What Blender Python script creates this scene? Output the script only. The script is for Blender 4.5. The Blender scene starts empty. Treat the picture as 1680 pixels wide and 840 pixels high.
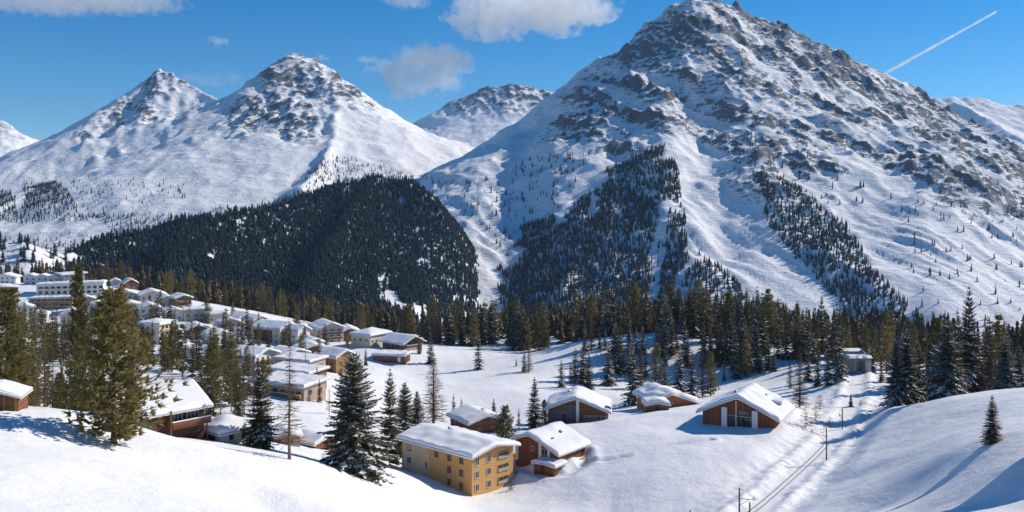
import bpy, math, random
import numpy as np
from mathutils import Vector

SC = bpy.context.scene
COL = SC.collection
PI = math.pi

# ------------------------------------------------------------------ camera, sky, sun, exposure
F, CX, HV = 1455.0, 840.0, 350.0          # focal length and horizon of the photograph, in its pixels
cam = bpy.data.cameras.new('camera')
cam_ob = bpy.data.objects.new('camera', cam)
COL.objects.link(cam_ob)
cam_ob.location = (0, 0, 0)
cam_ob.rotation_euler = (PI / 2, 0, 0)
cam.sensor_width = 36.0
cam.lens = 36.0 * F / 1680.0
cam.shift_y = -70.0 / 1680.0
cam.clip_start = 0.5
cam.clip_end = 60000
SC.camera = cam_ob

SUN_AZ, SUN_EL = math.radians(66), math.radians(33)     # azimuth counted from +Y towards +X
world = bpy.data.worlds.new('World')
SC.world = world
world.use_nodes = True
wn = world.node_tree.nodes
wl = world.node_tree.links
sky = wn.new('ShaderNodeTexSky')
sky.sky_type = 'NISHITA'
sky.sun_disc = False
sky.sun_elevation = SUN_EL
sky.sun_rotation = SUN_AZ
sky.altitude = 2500
sky.air_density = 1.15
sky.dust_density = 0.15
sky.ozone_density = 4.0
hs = wn.new('ShaderNodeHueSaturation')
hs.inputs['Saturation'].default_value = 1.42
wl.new(sky.outputs[0], hs.inputs['Color'])
wl.new(hs.outputs[0], wn['Background'].inputs[0])
wn['Background'].inputs[1].default_value = 0.10
sun = bpy.data.lights.new('sun', 'SUN')
sun.energy = 4.7
sun.angle = math.radians(0.5)
sun.color = (1.0, 0.90, 0.77)
sun_ob = bpy.data.objects.new('sun', sun)
COL.objects.link(sun_ob)
SD = Vector((math.sin(SUN_AZ) * math.cos(SUN_EL), math.cos(SUN_AZ) * math.cos(SUN_EL), math.sin(SUN_EL)))
sun_ob.rotation_euler = SD.to_track_quat('Z', 'Y').to_euler()
sun_ob.location = (300, 100, 300)
SC.view_settings.view_transform = 'Standard'
SC.view_settings.look = 'None'
SC.view_settings.exposure = 0.15
SC.view_settings.gamma = 1.0
cy = SC.cycles
cy.max_bounces = 26
cy.diffuse_bounces = 3
cy.transparent_max_bounces = 8
cy.volume_bounces = 24
cy.use_denoising = True
cy.caustics_reflective = False
cy.caustics_refractive = False

# ------------------------------------------------------------------ helpers
def P(u, v, D):
    return ((u - CX) / F * D, D, (HV - v) / F * D)

def link_mesh(name, V, Fc, mat=None, parent=None, smooth=False, attrs=None):
    """V: (n,3) array; Fc: (m,k) int array or a list of index tuples -> ONE mesh object."""
    me = bpy.data.meshes.new(name)
    V = np.asarray(V, dtype=np.float32)
    if isinstance(Fc, np.ndarray):
        k = Fc.shape[1]
        me.vertices.add(len(V))
        me.vertices.foreach_set('co', V.ravel())
        me.loops.add(Fc.size)
        me.loops.foreach_set('vertex_index', Fc.astype(np.int32).ravel())
        me.polygons.add(len(Fc))
        me.polygons.foreach_set('loop_start', np.arange(0, Fc.size, k, dtype=np.int32))
        me.polygons.foreach_set('loop_total', np.full(len(Fc), k, dtype=np.int32))
        me.update(calc_edges=True)
    else:
        me.from_pydata([tuple(map(float, p)) for p in V], [], [tuple(map(int, f)) for f in Fc])
        me.update()
    if attrs:
        for nm, arr in attrs.items():
            a = me.attributes.new(nm, 'FLOAT', 'POINT')
            a.data.foreach_set('value', np.asarray(arr, dtype=np.float32).ravel())
    if smooth:
        me.polygons.foreach_set('use_smooth', np.ones(len(me.polygons), dtype=bool))
    if mat:
        me.materials.append(mat)
    ob = bpy.data.objects.new(name, me)
    COL.objects.link(ob)
    if parent:
        ob.parent = parent
    return ob

def tag(o, label, cat, group=None):
    o['label'] = label
    o['category'] = cat
    if group:
        o['group'] = group
    return o

def thing(name, label, cat, loc=(0, 0, 0), yaw=0.0, group=None):
    e = bpy.data.objects.new(name, None)
    COL.objects.link(e)
    e.location = loc
    e.rotation_euler = (0, 0, math.radians(yaw))
    e.empty_display_size = 0.5
    return tag(e, label, cat, group)

class MB:
    """collects boxes, prisms and tubes; build() links them as one mesh"""
    def __init__(self):
        self.V, self.Fc = [], []
    def poly(self, pts, faces):
        n = len(self.V)
        self.V += [tuple(p) for p in pts]
        self.Fc += [tuple(i + n for i in f) for f in faces]
    def box(self, x0, x1, y0, y1, z0, z1):
        p = [(x0, y0, z0), (x1, y0, z0), (x1, y1, z0), (x0, y1, z0), (x0, y0, z1), (x1, y0, z1), (x1, y1, z1), (x0, y1, z1)]
        self.poly(p, [(3, 2, 1, 0), (4, 5, 6, 7), (0, 1, 5, 4), (1, 2, 6, 5), (2, 3, 7, 6), (3, 0, 4, 7)])
    def prism_x(self, prof, x0, x1):
        """profile in (y, z), counter-clockwise seen from +x, swept from x0 to x1"""
        n = len(prof)
        p = [(x0, y, z) for y, z in prof] + [(x1, y, z) for y, z in prof]
        f = [tuple(range(n))[::-1], tuple(range(n, 2 * n))] + [(i, (i + 1) % n, n + (i + 1) % n, n + i) for i in range(n)]
        self.poly(p, f)
    def tube(self, a, b, r0, r1=None, n=6):
        r1 = r0 if r1 is None else r1
        a, b = Vector(a), Vector(b)
        d = (b - a).normalized()
        u = d.orthogonal().normalized()
        w = d.cross(u)
        p = []
        for c, r in ((a, r0), (b, r1)):
            for k in range(n):
                t = 2 * PI * k / n
                p.append(c + u * (r * math.cos(t)) + w * (r * math.sin(t)))
        f = [(k, (k + 1) % n, n + (k + 1) % n, n + k) for k in range(n)] + [tuple(range(n))[::-1], tuple(range(n, 2 * n))]
        self.poly(p, f)
    def build(self, name, mat, parent=None, smooth=False):
        return link_mesh(name, self.V, self.Fc, mat, parent, smooth)

# gradient noise in numpy
def _hash(ix, iy, seed):
    h = (ix.astype(np.int64) * 374761393 + iy.astype(np.int64) * 668265263 + seed * 974711) & 0x7fffffff
    h = ((h ^ (h >> 13)) * 1274126177) & 0x7fffffff
    return (h ^ (h >> 16)) & 0xffff

def gn(x, y, seed=0):
    xi, yi = np.floor(x), np.floor(y)
    fx, fy = x - xi, y - yi
    ux, uy = fx ** 3 * (fx * (fx * 6 - 15) + 10), fy ** 3 * (fy * (fy * 6 - 15) + 10)
    def g(dx, dy):
        a = _hash(xi + dx, yi + dy, seed) * (2 * PI / 65536)
        return np.cos(a) * (fx - dx) + np.sin(a) * (fy - dy)
    a = g(0, 0) * (1 - ux) + g(1, 0) * ux
    b = g(0, 1) * (1 - ux) + g(1, 1) * ux
    return (a * (1 - uy) + b * uy) * 1.5

def fbm(x, y, seed=0, octv=5, gain=0.5):
    s, a, n = 0, 1.0, 0
    for o in range(octv):
        s = s + a * gn(x * 2 ** o, y * 2 ** o, seed + o * 17)
        n += a
        a *= gain
    return s / n

def ridged(x, y, seed=0, octv=5, gain=0.5):
    s, a, n = 0, 1.0, 0
    w = 1.0
    for o in range(octv):
        r = (1 - np.abs(gn(x * 2 ** o, y * 2 ** o, seed + o * 31))) ** 2
        s = s + a * r * w
        w = np.clip(r * 1.6, 0, 1)
        n += a
        a *= gain
    return s / n

def sstep(a, b, x):
    t = np.clip((x - a) / (b - a), 0, 1)
    return t * t * (3 - 2 * t)

def inpoly(px, py, poly):
    c = np.zeros(px.shape, bool)
    n = len(poly)
    for i in range(n):
        x0, y0 = poly[i]
        x1, y1 = poly[(i + 1) % n]
        if y0 == y1:
            continue
        m = ((y0 > py) != (y1 > py)) & (px < (x1 - x0) * (py - y0) / (y1 - y0) + x0)
        c ^= m
    return c

def seg_dist(X, Y, pts):
    """distance to a polyline of (x, y, z) and the z of its nearest point"""
    best = np.full(X.shape, 1e9)
    zz = np.zeros(X.shape)
    for (x0, y0, z0), (x1, y1, z1) in zip(pts[:-1], pts[1:]):
        dx, dy = x1 - x0, y1 - y0
        t = np.clip(((X - x0) * dx + (Y - y0) * dy) / (dx * dx + dy * dy + 1e-9), 0, 1)
        d = np.hypot(X - x0 - t * dx, Y - y0 - t * dy)
        m = d < best
        best = np.where(m, d, best)
        zz = np.where(m, z0 + t * (z1 - z0), zz)
    return best, zz

# ------------------------------------------------------------------ materials
class NT:
    def __init__(self, name):
        self.m = bpy.data.materials.new(name)
        self.m.use_nodes = True
        self.t = self.m.node_tree
        self.n = self.t.nodes
        self.b = self.n['Principled BSDF']
        self.b.inputs['Roughness'].default_value = 0.8
        self.b.inputs['Specular IOR Level'].default_value = 0.2
    def new(self, ty, **kw):
        x = self.n.new(ty)
        for k, v in kw.items():
            setattr(x, k, v)
        return x
    def link(self, a, b):
        self.t.links.new(a, b)
    def noise(self, scale, detail=4, rough=0.55, vec=None, dist=0.0):
        x = self.new('ShaderNodeTexNoise')
        x.inputs['Scale'].default_value = scale
        x.inputs['Detail'].default_value = detail
        x.inputs['Roughness'].default_value = rough
        x.inputs['Distortion'].default_value = dist
        if vec:
            self.link(vec, x.inputs['Vector'])
        return x.outputs['Fac']
    def coord(self, scale=(1, 1, 1), kind='Object'):
        c = self.new('ShaderNodeTexCoord')
        mp = self.new('ShaderNodeMapping')
        mp.inputs['Scale'].default_value = scale
        self.link(c.outputs[kind], mp.inputs['Vector'])
        return mp.outputs[0]
    def ramp(self, fac, stops):
        r = self.new('ShaderNodeValToRGB')
        el = r.color_ramp.elements
        while len(el) < len(stops):
            el.new(0.5)
        for e, (p, c) in zip(el, stops):
            e.position = p
            e.color = (*c, 1) if len(c) == 3 else c
        self.link(fac, r.inputs[0])
        return r.outputs[0]
    def math(self, op, a, b=None, clamp=False):
        x = self.new('ShaderNodeMath', operation=op)
        x.use_clamp = clamp
        for i, v in enumerate((a, b)):
            if v is None:
                continue
            if isinstance(v, (int, float)):
                x.inputs[i].default_value = v
            else:
                self.link(v, x.inputs[i])
        return x.outputs[0]
    def mix(self, fac, a, b):
        x = self.new('ShaderNodeMix', data_type='RGBA')
        for s, v in ((x.inputs[0], fac), (x.inputs[6], a), (x.inputs[7], b)):
            if isinstance(v, (tuple, list)):
                s.default_value = (*v, 1)
            elif isinstance(v, (int, float)):
                s.default_value = v
            else:
                self.link(v, s)
        return x.outputs[2]
    def col(self, c):
        if isinstance(c, tuple):
            self.b.inputs['Base Color'].default_value = (*c, 1)
        else:
            self.link(c, self.b.inputs['Base Color'])
        return self
    def bump(self, h, strength=0.3, dist=0.1):
        x = self.new('ShaderNodeBump')
        x.inputs['Strength'].default_value = strength
        x.inputs['Distance'].default_value = dist
        self.link(h, x.inputs['Height'])
        self.link(x.outputs[0], self.b.inputs['Normal'])
        return self

SNOW = (0.83, 0.845, 0.87)

def snow_mat(name, near=True):
    k = NT(name)
    k.b.inputs['Roughness'].default_value = 0.7
    c = k.coord(kind='Object')
    a = k.noise(0.05, 5, 0.6, c)
    k.col(k.ramp(a, [(0.3, (0.79, 0.805, 0.83)), (0.7, (0.86, 0.87, 0.885))]))
    h = k.math('ADD', k.noise(0.45, 6, 0.62, c), k.math('MULTIPLY', k.noise(3.0, 4, 0.6, c), 0.25))
    k.bump(h, 0.55, 0.55 if near else 0.15)
    return k.m

def wood_mat(name, base, dark, plank=0.22, vertical=True, weather=0.5):
    k = NT(name)
    c = k.coord(kind='Object')
    sep = k.new('ShaderNodeSeparateXYZ')
    k.link(c, sep.inputs[0])
    # board joints across the wall, from a fine sawtooth of the horizontal or vertical coordinate
    src = k.math('ADD', sep.outputs[0], sep.outputs[1]) if vertical else sep.outputs[2]
    saw = k.math('FRACT', k.math('DIVIDE', src, plank))
    joint = k.math('LESS_THAN', saw, 0.09)
    board = k.math('FLOOR', k.math('DIVIDE', src, plank))
    wnz = k.new('ShaderNodeTexWhiteNoise', noise_dimensions='1D')
    k.link(board, wnz.inputs['W'])
    n = k.noise(0.7, 5, 0.65, c)
    f = k.math('ADD', k.math('MULTIPLY', wnz.outputs[0], 0.45), k.math('MULTIPLY', n, weather * 1.1))
    colr = k.ramp(f, [(0.1, dark), (0.75, base)])
    colr = k.mix(k.math('MULTIPLY', joint, 0.6), colr, tuple(x * 0.35 for x in dark))
    k.col(colr)
    return k.m

def plaster_mat(name, base):
    k = NT(name)
    c = k.coord(kind='Object')
    n = k.noise(0.5, 6, 0.6, c)
    k.col(k.ramp(n, [(0.3, tuple(x * 0.82 for x in base)), (0.65, base)]))
    k.bump(k.noise(8, 3, 0.5, c), 0.2, 0.02)
    return k.m

def flat_mat(name, base, rough=0.7, metal=0.0, spec=0.3):
    k = NT(name)
    k.b.inputs['Roughness'].default_value = rough
    k.b.inputs['Metallic'].default_value = metal
    k.b.inputs['Specular IOR Level'].default_value = spec
    n = k.noise(2.5, 3, 0.5, k.coord(kind='Object'))
    k.col(k.ramp(n, [(0.3, tuple(x * 0.8 for x in base)), (0.7, base)]))
    return k.m

def leaf_mat(name, a, b, trans=0.25):
    k = NT(name)
    oi = k.new('ShaderNodeObjectInfo')
    n = k.noise(0.9, 3, 0.6, k.coord(kind='Object'))
    f = k.math('ADD', k.math('MULTIPLY', oi.outputs['Random'], 0.55), k.math('MULTIPLY', n, 0.6))
    c = k.ramp(f, [(0.25, a), (0.85, b)])
    k.col(c)
    tr = k.new('ShaderNodeBsdfTranslucent')
    k.link(c, tr.inputs[0])
    mx = k.new('ShaderNodeMixShader')
    mx.inputs[0].default_value = trans
    k.link(k.b.outputs[0], mx.inputs[1])
    k.link(tr.outputs[0], mx.inputs[2])
    k.link(mx.outputs[0], k.n['Material Output'].inputs[0])
    return k.m

M = {
    'snow': snow_mat('snow'),
    'roof_snow': snow_mat('roof_snow', False),
    'tree_snow': flat_mat('tree_snow', (0.8, 0.82, 0.85), 0.8, 0, 0.1),
    'ochre': wood_mat('ochre_larch_boards', (0.62, 0.36, 0.14), (0.53, 0.28, 0.095), 0.16, True, 0.4),
    'ochre_trim': flat_mat('ochre_trim', (0.50, 0.30, 0.12)),
    'cream': plaster_mat('cream_render', (0.68, 0.60, 0.48)),
    'sand': plaster_mat('sand_render', (0.56, 0.43, 0.28)),
    'beige': plaster_mat('beige_render', (0.66, 0.59, 0.46)),
    'white': plaster_mat('white_render', (0.80, 0.78, 0.74)),
    'concrete': plaster_mat('bridge_concrete', (0.22, 0.215, 0.21)),
    'grey': plaster_mat('grey_render', (0.40, 0.40, 0.40)),
    'pink': plaster_mat('pink_render', (0.50, 0.36, 0.28)),
    'brown': wood_mat('brown_boards', (0.24, 0.11, 0.055), (0.10, 0.04, 0.02), 0.2, False),
    'redbrown': wood_mat('red_brown_boards', (0.27, 0.10, 0.045), (0.13, 0.042, 0.02), 0.24, True),
    'orange': wood_mat('orange_boards', (0.46, 0.19, 0.055), (0.26, 0.09, 0.03), 0.22, False),
    'dark': wood_mat('dark_boards', (0.11, 0.05, 0.032), (0.045, 0.02, 0.013), 0.2, False),
    'slate': wood_mat('grey_weathered_boards', (0.155, 0.15, 0.16), (0.09, 0.088, 0.095), 0.25, False),
    'tan': wood_mat('tan_boards', (0.38, 0.24, 0.10), (0.20, 0.115, 0.045), 0.22, True),
    'deck': flat_mat('roof_boards', (0.13, 0.075, 0.045)),
    'frame': flat_mat('window_frame_wood', (0.30, 0.19, 0.10)),
    'wframe': flat_mat('window_frame_white', (0.62, 0.60, 0.57)),
    'stone': plaster_mat('chimney_render', (0.34, 0.31, 0.28)),
    'steel': flat_mat('mast_steel', (0.085, 0.085, 0.088), 0.6, 0.3),
    'rail': flat_mat('rail_steel', (0.10, 0.09, 0.085), 0.5, 0.4),
    'bark': flat_mat('bark', (0.095, 0.062, 0.042), 0.9),
    'larch_bark': flat_mat('larch_bark', (0.20, 0.125, 0.085), 0.9),
    'spruce': leaf_mat('spruce_needles', (0.050, 0.055, 0.027), (0.15, 0.125, 0.052), .38),
    'pine': leaf_mat('stone_pine_needles', (0.13, 0.12, 0.042), (0.29, 0.235, 0.085), .45),
    'larch': leaf_mat('larch_twigs', (0.115, 0.072, 0.042), (0.20, 0.125, 0.066), 0.1),
}
k = NT('window_glass')
k.b.inputs['Roughness'].default_value = 0.08
k.b.inputs['Specular IOR Level'].default_value = 0.7
k.col(k.ramp(k.noise(0.6, 2, 0.5, k.coord(kind='Object')), [(0.35, (0.022, 0.026, 0.032)), (0.7, (0.09, 0.095, 0.10))]))
M['glass'] = k.m

# ------------------------------------------------------------------ terrain
CPX = [  # (u, v, distance) read off the photograph, each turned into a point of the ground
    # near slope under the camera and its crest on the left
    (0, 840, 62), (200, 840, 72), (400, 840, 92), (600, 840, 132), (772, 840, 178), (900, 840, 184), (1000, 840, 181), (1150, 840, 174),
    (-200, 760, 80), (-200, 665, 120), (0, 750, 85), (0, 672, 118), (60, 667, 124), (120, 668, 126), (180, 722, 119), (240, 728, 122), (300, 722, 128), (380, 738, 136),
    (480, 752, 143), (560, 772, 153), (640, 793, 166), (300, 780, 98), (480, 800, 115), (150, 770, 90), (690, 806, 180), (-200, 700, 105),
    # shelf of the dark chalet and the huts just behind the crest
    (275, 716, 142), (365, 722, 153), (440, 738, 152), (500, 738, 182), (560, 752, 186), (30, 680, 150), (110, 690, 155), (200, 700, 165),
    # ochre block, and the meadow
    (700, 775, 217), (660, 765, 224), (757, 812, 198), (835, 800, 206), (772, 818, 194), (640, 728, 232), (620, 760, 200),
    (900, 762, 213), (960, 770, 208), (1050, 745, 212), (1050, 800, 189), (1150, 715, 222), (1150, 780, 190.5), (1250, 770, 194), (1240, 706, 227),
    (940, 694, 262), (1000, 688, 258), (1090, 672, 276), (1160, 684, 243), (1280, 706, 224), (1330, 672, 236), (1310, 740, 197), (1030, 700, 240), (860, 712, 245), (780, 706, 250),
    # railway cutting
    (1240, 835, 171), (1300, 785, 190.6), (1357, 762, 201.3), (1375, 712, 229), (1392, 672, 257.6), (1405, 645, 281), (1405, 620, 307), (1130, 900, 150.8),
    # right-hand knoll
    (1628, 727, 140), (1550, 745, 148), (1500, 664, 225), (1560, 656, 215), (1620, 651, 205), (1680, 648, 195), (1800, 640, 190), (1450, 684, 228), (1420, 700, 222),
    (1680, 840, 95), (1680, 760, 118), (1550, 840, 118), (1450, 840, 145), (1400, 790, 178), (1450, 755, 178), (1350, 840, 154), (1800, 780, 105), (1400, 740, 200), (2000, 700, 120), (2000, 620, 200),
    # behind the knoll
    (1480, 662, 260), (1560, 655, 270), (1640, 645, 265), (1700, 630, 290), (1460, 640, 290), (1330, 640, 300), (1360, 610, 360), (1450, 600, 380), (1600, 600, 370), (1700, 590, 400),
    # flat snow field and bank
    (700, 690, 306), (800, 690, 305), (720, 640, 361), (830, 640, 360), (760, 600, 420), (700, 596, 425), (870, 620, 388), (640, 600, 418), (900, 650, 345), (1000, 650, 332), (1050, 648, 345),
    (900, 588, 420), (960, 565, 432), (1060, 553, 438), (1120, 556, 432), (1200, 575, 420), (1280, 590, 405), (960, 620, 398), (1050, 616, 404), (1130, 616, 402), (1210, 616, 392), (1290, 622, 368),
    (870, 580, 470), (800, 575, 480), (1050, 552, 480), (1200, 560, 480), (700, 565, 500), (900, 545, 590), (1100, 540, 600), (1300, 550, 540), (750, 550, 600),
    # village slope
    (500, 690, 235), (480, 652, 272), (490, 625, 300), (560, 640, 310), (415, 618, 330), (540, 610, 352), (590, 600, 400), (645, 592, 420), (610, 572, 452), (660, 576, 440), (545, 562, 470), (460, 568, 455),
    (400, 700, 215), (330, 650, 265), (340, 606, 345), (257, 566, 396), (260, 600, 330), (150, 600, 330), (30, 580, 370), (120, 545, 470), (20, 535, 500), (60, 522, 530), (200, 545, 455),
    (340, 534, 480), (400, 540, 500), (120, 500, 560), (60, 490, 570), (170, 495, 565), (90, 468, 620), (200, 472, 630), (220, 502, 540), (260, 505, 540), (290, 518, 520), (-100, 500, 540), (-100, 560, 380),
    (0, 462, 660), (300, 492, 640), (430, 512, 610), (560, 540, 590), (650, 548, 590), (150, 470, 650), (-100, 450, 660),
    # drop to the river
    (0, 440, 900), (200, 470, 900), (300, 520, 860), (450, 555, 850), (600, 590, 830), (800, 590, 860), (1000, 590, 880), (1200, 590, 880), (1400, 580, 880), (1700, 570, 860), (-300, 440, 900),
]
CP = np.array([P(*c) for c in CPX] + [(0, 0, -7), (-25, 15, -9), (25, 10, -9), (0, 30, -15), (-70, 0, -4), (60, 0, -6), (60, 40, -14), (-60, 40, -15), (0, 62, -24), (30, 62, -24), (120, 60, -21), (150, 120, -28),
                                   (40, 110, -38), (0, 110, -40), (40, 140, -49), (0, 145, -53), (-30, 110, -38)])
_cpn = len(CP)
def _tps_k(r2):
    return 0.5 * r2 * np.log(r2 + 1e-9)
_xy = CP[:, :2] / 100.0
_d2 = ((_xy[:, None] - _xy[None]) ** 2).sum(2)
_A = np.zeros((_cpn + 3, _cpn + 3))
_A[:_cpn, :_cpn] = _tps_k(_d2) + 0.004 * np.eye(_cpn)
_A[:_cpn, _cpn:] = np.c_[np.ones(_cpn), _xy]
_A[_cpn:, :_cpn] = _A[:_cpn, _cpn:].T
_W = np.linalg.solve(_A, np.r_[CP[:, 2], 0, 0, 0])

def tps(x, y):
    x, y = np.asarray(x, float).ravel() / 100, np.asarray(y, float).ravel() / 100
    out = np.empty(len(x))
    for i in range(0, len(x), 40000):
        s = slice(i, i + 40000)
        d2 = (x[s, None] - _xy[None, :, 0]) ** 2 + (y[s, None] - _xy[None, :, 1]) ** 2
        out[s] = _tps_k(d2) @ _W[:_cpn] + _W[_cpn] + _W[_cpn + 1] * x[s] + _W[_cpn + 2] * y[s]
    return out

TRACK = [P(1010, 1000, 122), P(1130, 905, 149.5), P(1240, 835, 171), P(1297, 785, 190.6), P(1338, 748, 208.5), P(1368, 715, 227.3), P(1388, 680, 251.3), P(1400, 652, 274.6), P(1404, 630, 296.2), P(1405, 612, 316.5)]
TRACK = [(x, y, -57.0) for x, y, z in TRACK]
TRAIL = [P(955, 772, 213), P(985, 765, 212), P(1040, 745, 212), P(1100, 728, 216), P(1165, 712, 218)]
RING = [P(846, 752, 224), P(865, 772, 214), P(895, 784, 209), P(930, 782, 208), P(958, 772, 212), P(955, 752, 220)]

def ground(x, y):
    x, y = np.asarray(x, float).ravel(), np.asarray(y, float).ravel()
    z = tps(x, y)
    r = np.hypot(x, y)
    far = sstep(760, 1050, r)
    z = z * (1 - far) + -172 * far
    calm = 1 - 0.75 * np.exp(-(r / 45) ** 2)
    z = z + calm * (fbm(x / 26, y / 26, 5, 3) * 0.9 + fbm(x / 7, y / 7, 9, 3) * 0.16) * (1 - far)
    d, zt = seg_dist(x, y, TRACK)
    m = 1 - sstep(2.6, 13.0, d)
    z = z * (1 - m) + (zt - 0.15) * m
    z = z + (.75 + .5 * gn(x / 6, y / 6, 44)) * np.exp(-((d - 4.2) / 1.5) ** 2) + .38 * np.clip(fbm(x / 2.6, y / 2.6, 45, 2), -.3, 1) * sstep(16, 5, d) * sstep(1.2, 2.2, d)
    d, _ = seg_dist(x, y, TRAIL)
    z = z - 0.8 * np.exp(-(d / 0.9) ** 2) + 0.25 * np.exp(-((d - 2.0) / 0.8) ** 2)
    d, _ = seg_dist(x, y, RING)
    z = z - 0.9 * np.exp(-(d / 1.6) ** 2) + 0.35 * np.exp(-((d - 3.2) / 1.1) ** 2)
    return z

def g1(x, y):
    return float(ground([x], [y])[0])

rr = np.concatenate([np.linspace(2, 50, 40, endpoint=False), np.linspace(50, 330, 430, endpoint=False), np.geomspace(330, 1250, 170, endpoint=False), np.geomspace(1250, 7200, 24)])
aa = np.radians(np.linspace(-62, 62, 900))
RR, AA = np.meshgrid(rr, aa, indexing='ij')
GX, GY = RR * np.sin(AA), RR * np.cos(AA) - 1.0
GZ = ground(GX, GY)

def grid_faces(n, m):
    i = np.arange(n * m).reshape(n, m)
    return np.stack([i[:-1, :-1].ravel(), i[:-1, 1:].ravel(), i[1:, 1:].ravel(), i[1:, :-1].ravel()], 1)

gr = link_mesh('snow_ground', np.c_[GX.ravel(), GY.ravel(), GZ], grid_faces(*RR.shape)[:, ::-1], M['snow'], None, True)
gr['kind'] = 'structure'

def hit_ground(u, v, D0=40, D1=900, first=True):
    D = np.linspace(D0, D1, 1500)
    x = (u - CX) / F * D
    z = (HV - v) / F * D
    g = ground(x, D)
    w = np.nonzero(z < g)[0]
    i = w[0] if len(w) else len(D) - 1
    return x[i], D[i], g[i]

# ------------------------------------------------------------------ mountains
def mountain_mat(name, rock_a, rock_b):
    k = NT(name)
    k.b.inputs['Roughness'].default_value = 0.85
    at = k.new('ShaderNodeAttribute', attribute_name='rock')
    c = k.coord((1, 1, 1), 'Object')
    cs = k.coord((0.45, 0.45, 1.6), 'Object')
    cs.node.inputs['Rotation'].default_value = (0.0, 0.45, 0.0)
    n1 = k.noise(0.045, 6, 0.70, cs, 0.5)
    n2 = k.noise(0.16, 5, 0.7, cs)
    n3 = k.noise(0.085, 5, 0.7, cs, 0.6)
    n = k.math('ADD', k.math('ADD', k.math('MULTIPLY', n1, 0.20), k.math('MULTIPLY', n2, 0.44)), k.math('MULTIPLY', n3, 0.36))
    s = k.math('ADD', at.outputs['Fac'], k.math('MULTIPLY', k.math('SUBTRACT', n, 0.5), 3.0))
    mask = k.math('MULTIPLY', k.math('SUBTRACT', s, 0.345), 4.5, True)
    rk = k.ramp(k.noise(0.02, 7, 0.7, c), [(0.3, rock_a), (0.7, rock_b)])
    sn = k.ramp(k.noise(0.012, 5, 0.6, c), [(0.3, (0.78, 0.80, 0.83)), (0.7, (0.86, 0.87, 0.89))])
    k.col(k.mix(mask, sn, rk))
    k.bump(k.math('ADD', n1, k.math('MULTIPLY', n2, 0.5)), 0.9, 6.0)
    return k.m

MOUNT = {}
def softmax(a, b, k):
    h = np.clip(0.5 + 0.5 * (a - b) / k, 0, 1)
    return b + (a - b) * h + k * h * (1 - h)

def mountain(name, ridges, box, step, mat, seed, rough, rockf, base=-190, warp=35, ribs=(), k=25, streak=0.0, strata=0.0):
    """ridges: (points (u, v, D), steep, gentle, length): the height falls from each ridge line, steep at first"""
    x0, x1, y0, y1 = box
    xs, ys = np.arange(x0, x1 + step, step), np.arange(y0, y1 + step, step)
    X, Y = np.meshgrid(xs, ys)
    sh = X.shape
    wx = X + warp * fbm(X / 260, Y / 260, seed + 3, 4)
    wy = Y + warp * fbm(X / 260, Y / 260, seed + 4, 4)
    H = np.full(sh, float(base))
    for pts, s0, s1, L in ridges:
        pp = [P(*q) for q in pts]
        best = np.full(sh, -1e9)
        for (ax, ay, az), (bx, by, bz) in zip(pp[:-1], pp[1:]):
            dx, dy = bx - ax, by - ay
            t = np.clip(((wx - ax) * dx + (wy - ay) * dy) / (dx * dx + dy * dy), 0, 1)
            d = np.hypot(wx - ax - t * dx, wy - ay - t * dy)
            h = az + t * (bz - az) - (s1 * d + (s0 - s1) * L * (1 - np.exp(-d / L)))
            best = softmax(h, best, 8) if best.max() > -1e8 else h
        H = softmax(best, H, k)
    for pts, w, amp in ribs:            # low ribs and gullies running down a face
        d, _ = seg_dist(wx, wy, [(x, y, 0) for x, y in pts])
        H = H + amp * np.exp(-(d / w) ** 2)
    U, V = CX + F * X / Y, HV - F * H / Y
    R = np.clip(rockf(X, Y, H, U, V), 0, 1)
    for q in (2, 3, 4, 2, 3, 4):        # patches of rock fade out into the snow
        R = .25 * (np.roll(R, q, 0) + np.roll(R, -q, 0) + np.roll(R, q, 1) + np.roll(R, -q, 1))
    if strata:                          # rock bands slanting across the face, snow in the gullies between the ribs
        bd = fbm((H + .50 * X + 12 * fbm(X / 80, Y / 80, seed + 6, 3)) / 48, X / 500, seed + 5, 3)
        gu = fbm(wx / 55 + .35 * wy / 55, Y / 420, seed + 8, 3)
        R = np.clip(R * (1.02 + strata * (1.05 * bd + .9 * gu)), 0, 1.1)
    rg = .5 * ridged(X / 170, Y / 170, seed, 6, 0.55) + .5 * ridged(wx / 95 + .3 * wy / 95, Y / 330, seed + 2, 5, .5) - 0.5
    rf = ridged(X / 60 + 5, Y / 60, seed + 9, 4, 0.55) - 0.5
    sm = fbm(X / 300, Y / 300, seed + 7, 4)
    up = sstep(base + 20, base + 160, H)
    H = H + up * (R * rough * (rg * 46 + rf * 17) + (1 - R) * rough * (rg * 9 + rf * 2) + sm * 10 + streak * (1 - R) * (ridged(X / 38 + .45 * Y / 38, Y / 260, seed + 12, 3) - .5) * sstep(120, -60, H))
    gy, gx = np.gradient(H, step)
    sl = np.hypot(gx, gy)
    # snow clings to ledges, rock shows on steep and convex ground
    lap = H - 0.25 * (np.roll(H, 2, 0) + np.roll(H, -2, 0) + np.roll(H, 2, 1) + np.roll(H, -2, 1))
    rock = R * (0.22 + 0.50 * sstep(0.4, 1.35, sl) + 0.20 * np.clip(lap / 3.0, -1, 1))
    ob = link_mesh(name, np.c_[X.ravel(), Y.ravel(), H.ravel()], grid_faces(*sh), mat, None, True, {'rock': rock})
    ob['kind'] = 'structure'
    MOUNT[ob.name] = (x0, y0, step, H, sl)
    return ob

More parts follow.
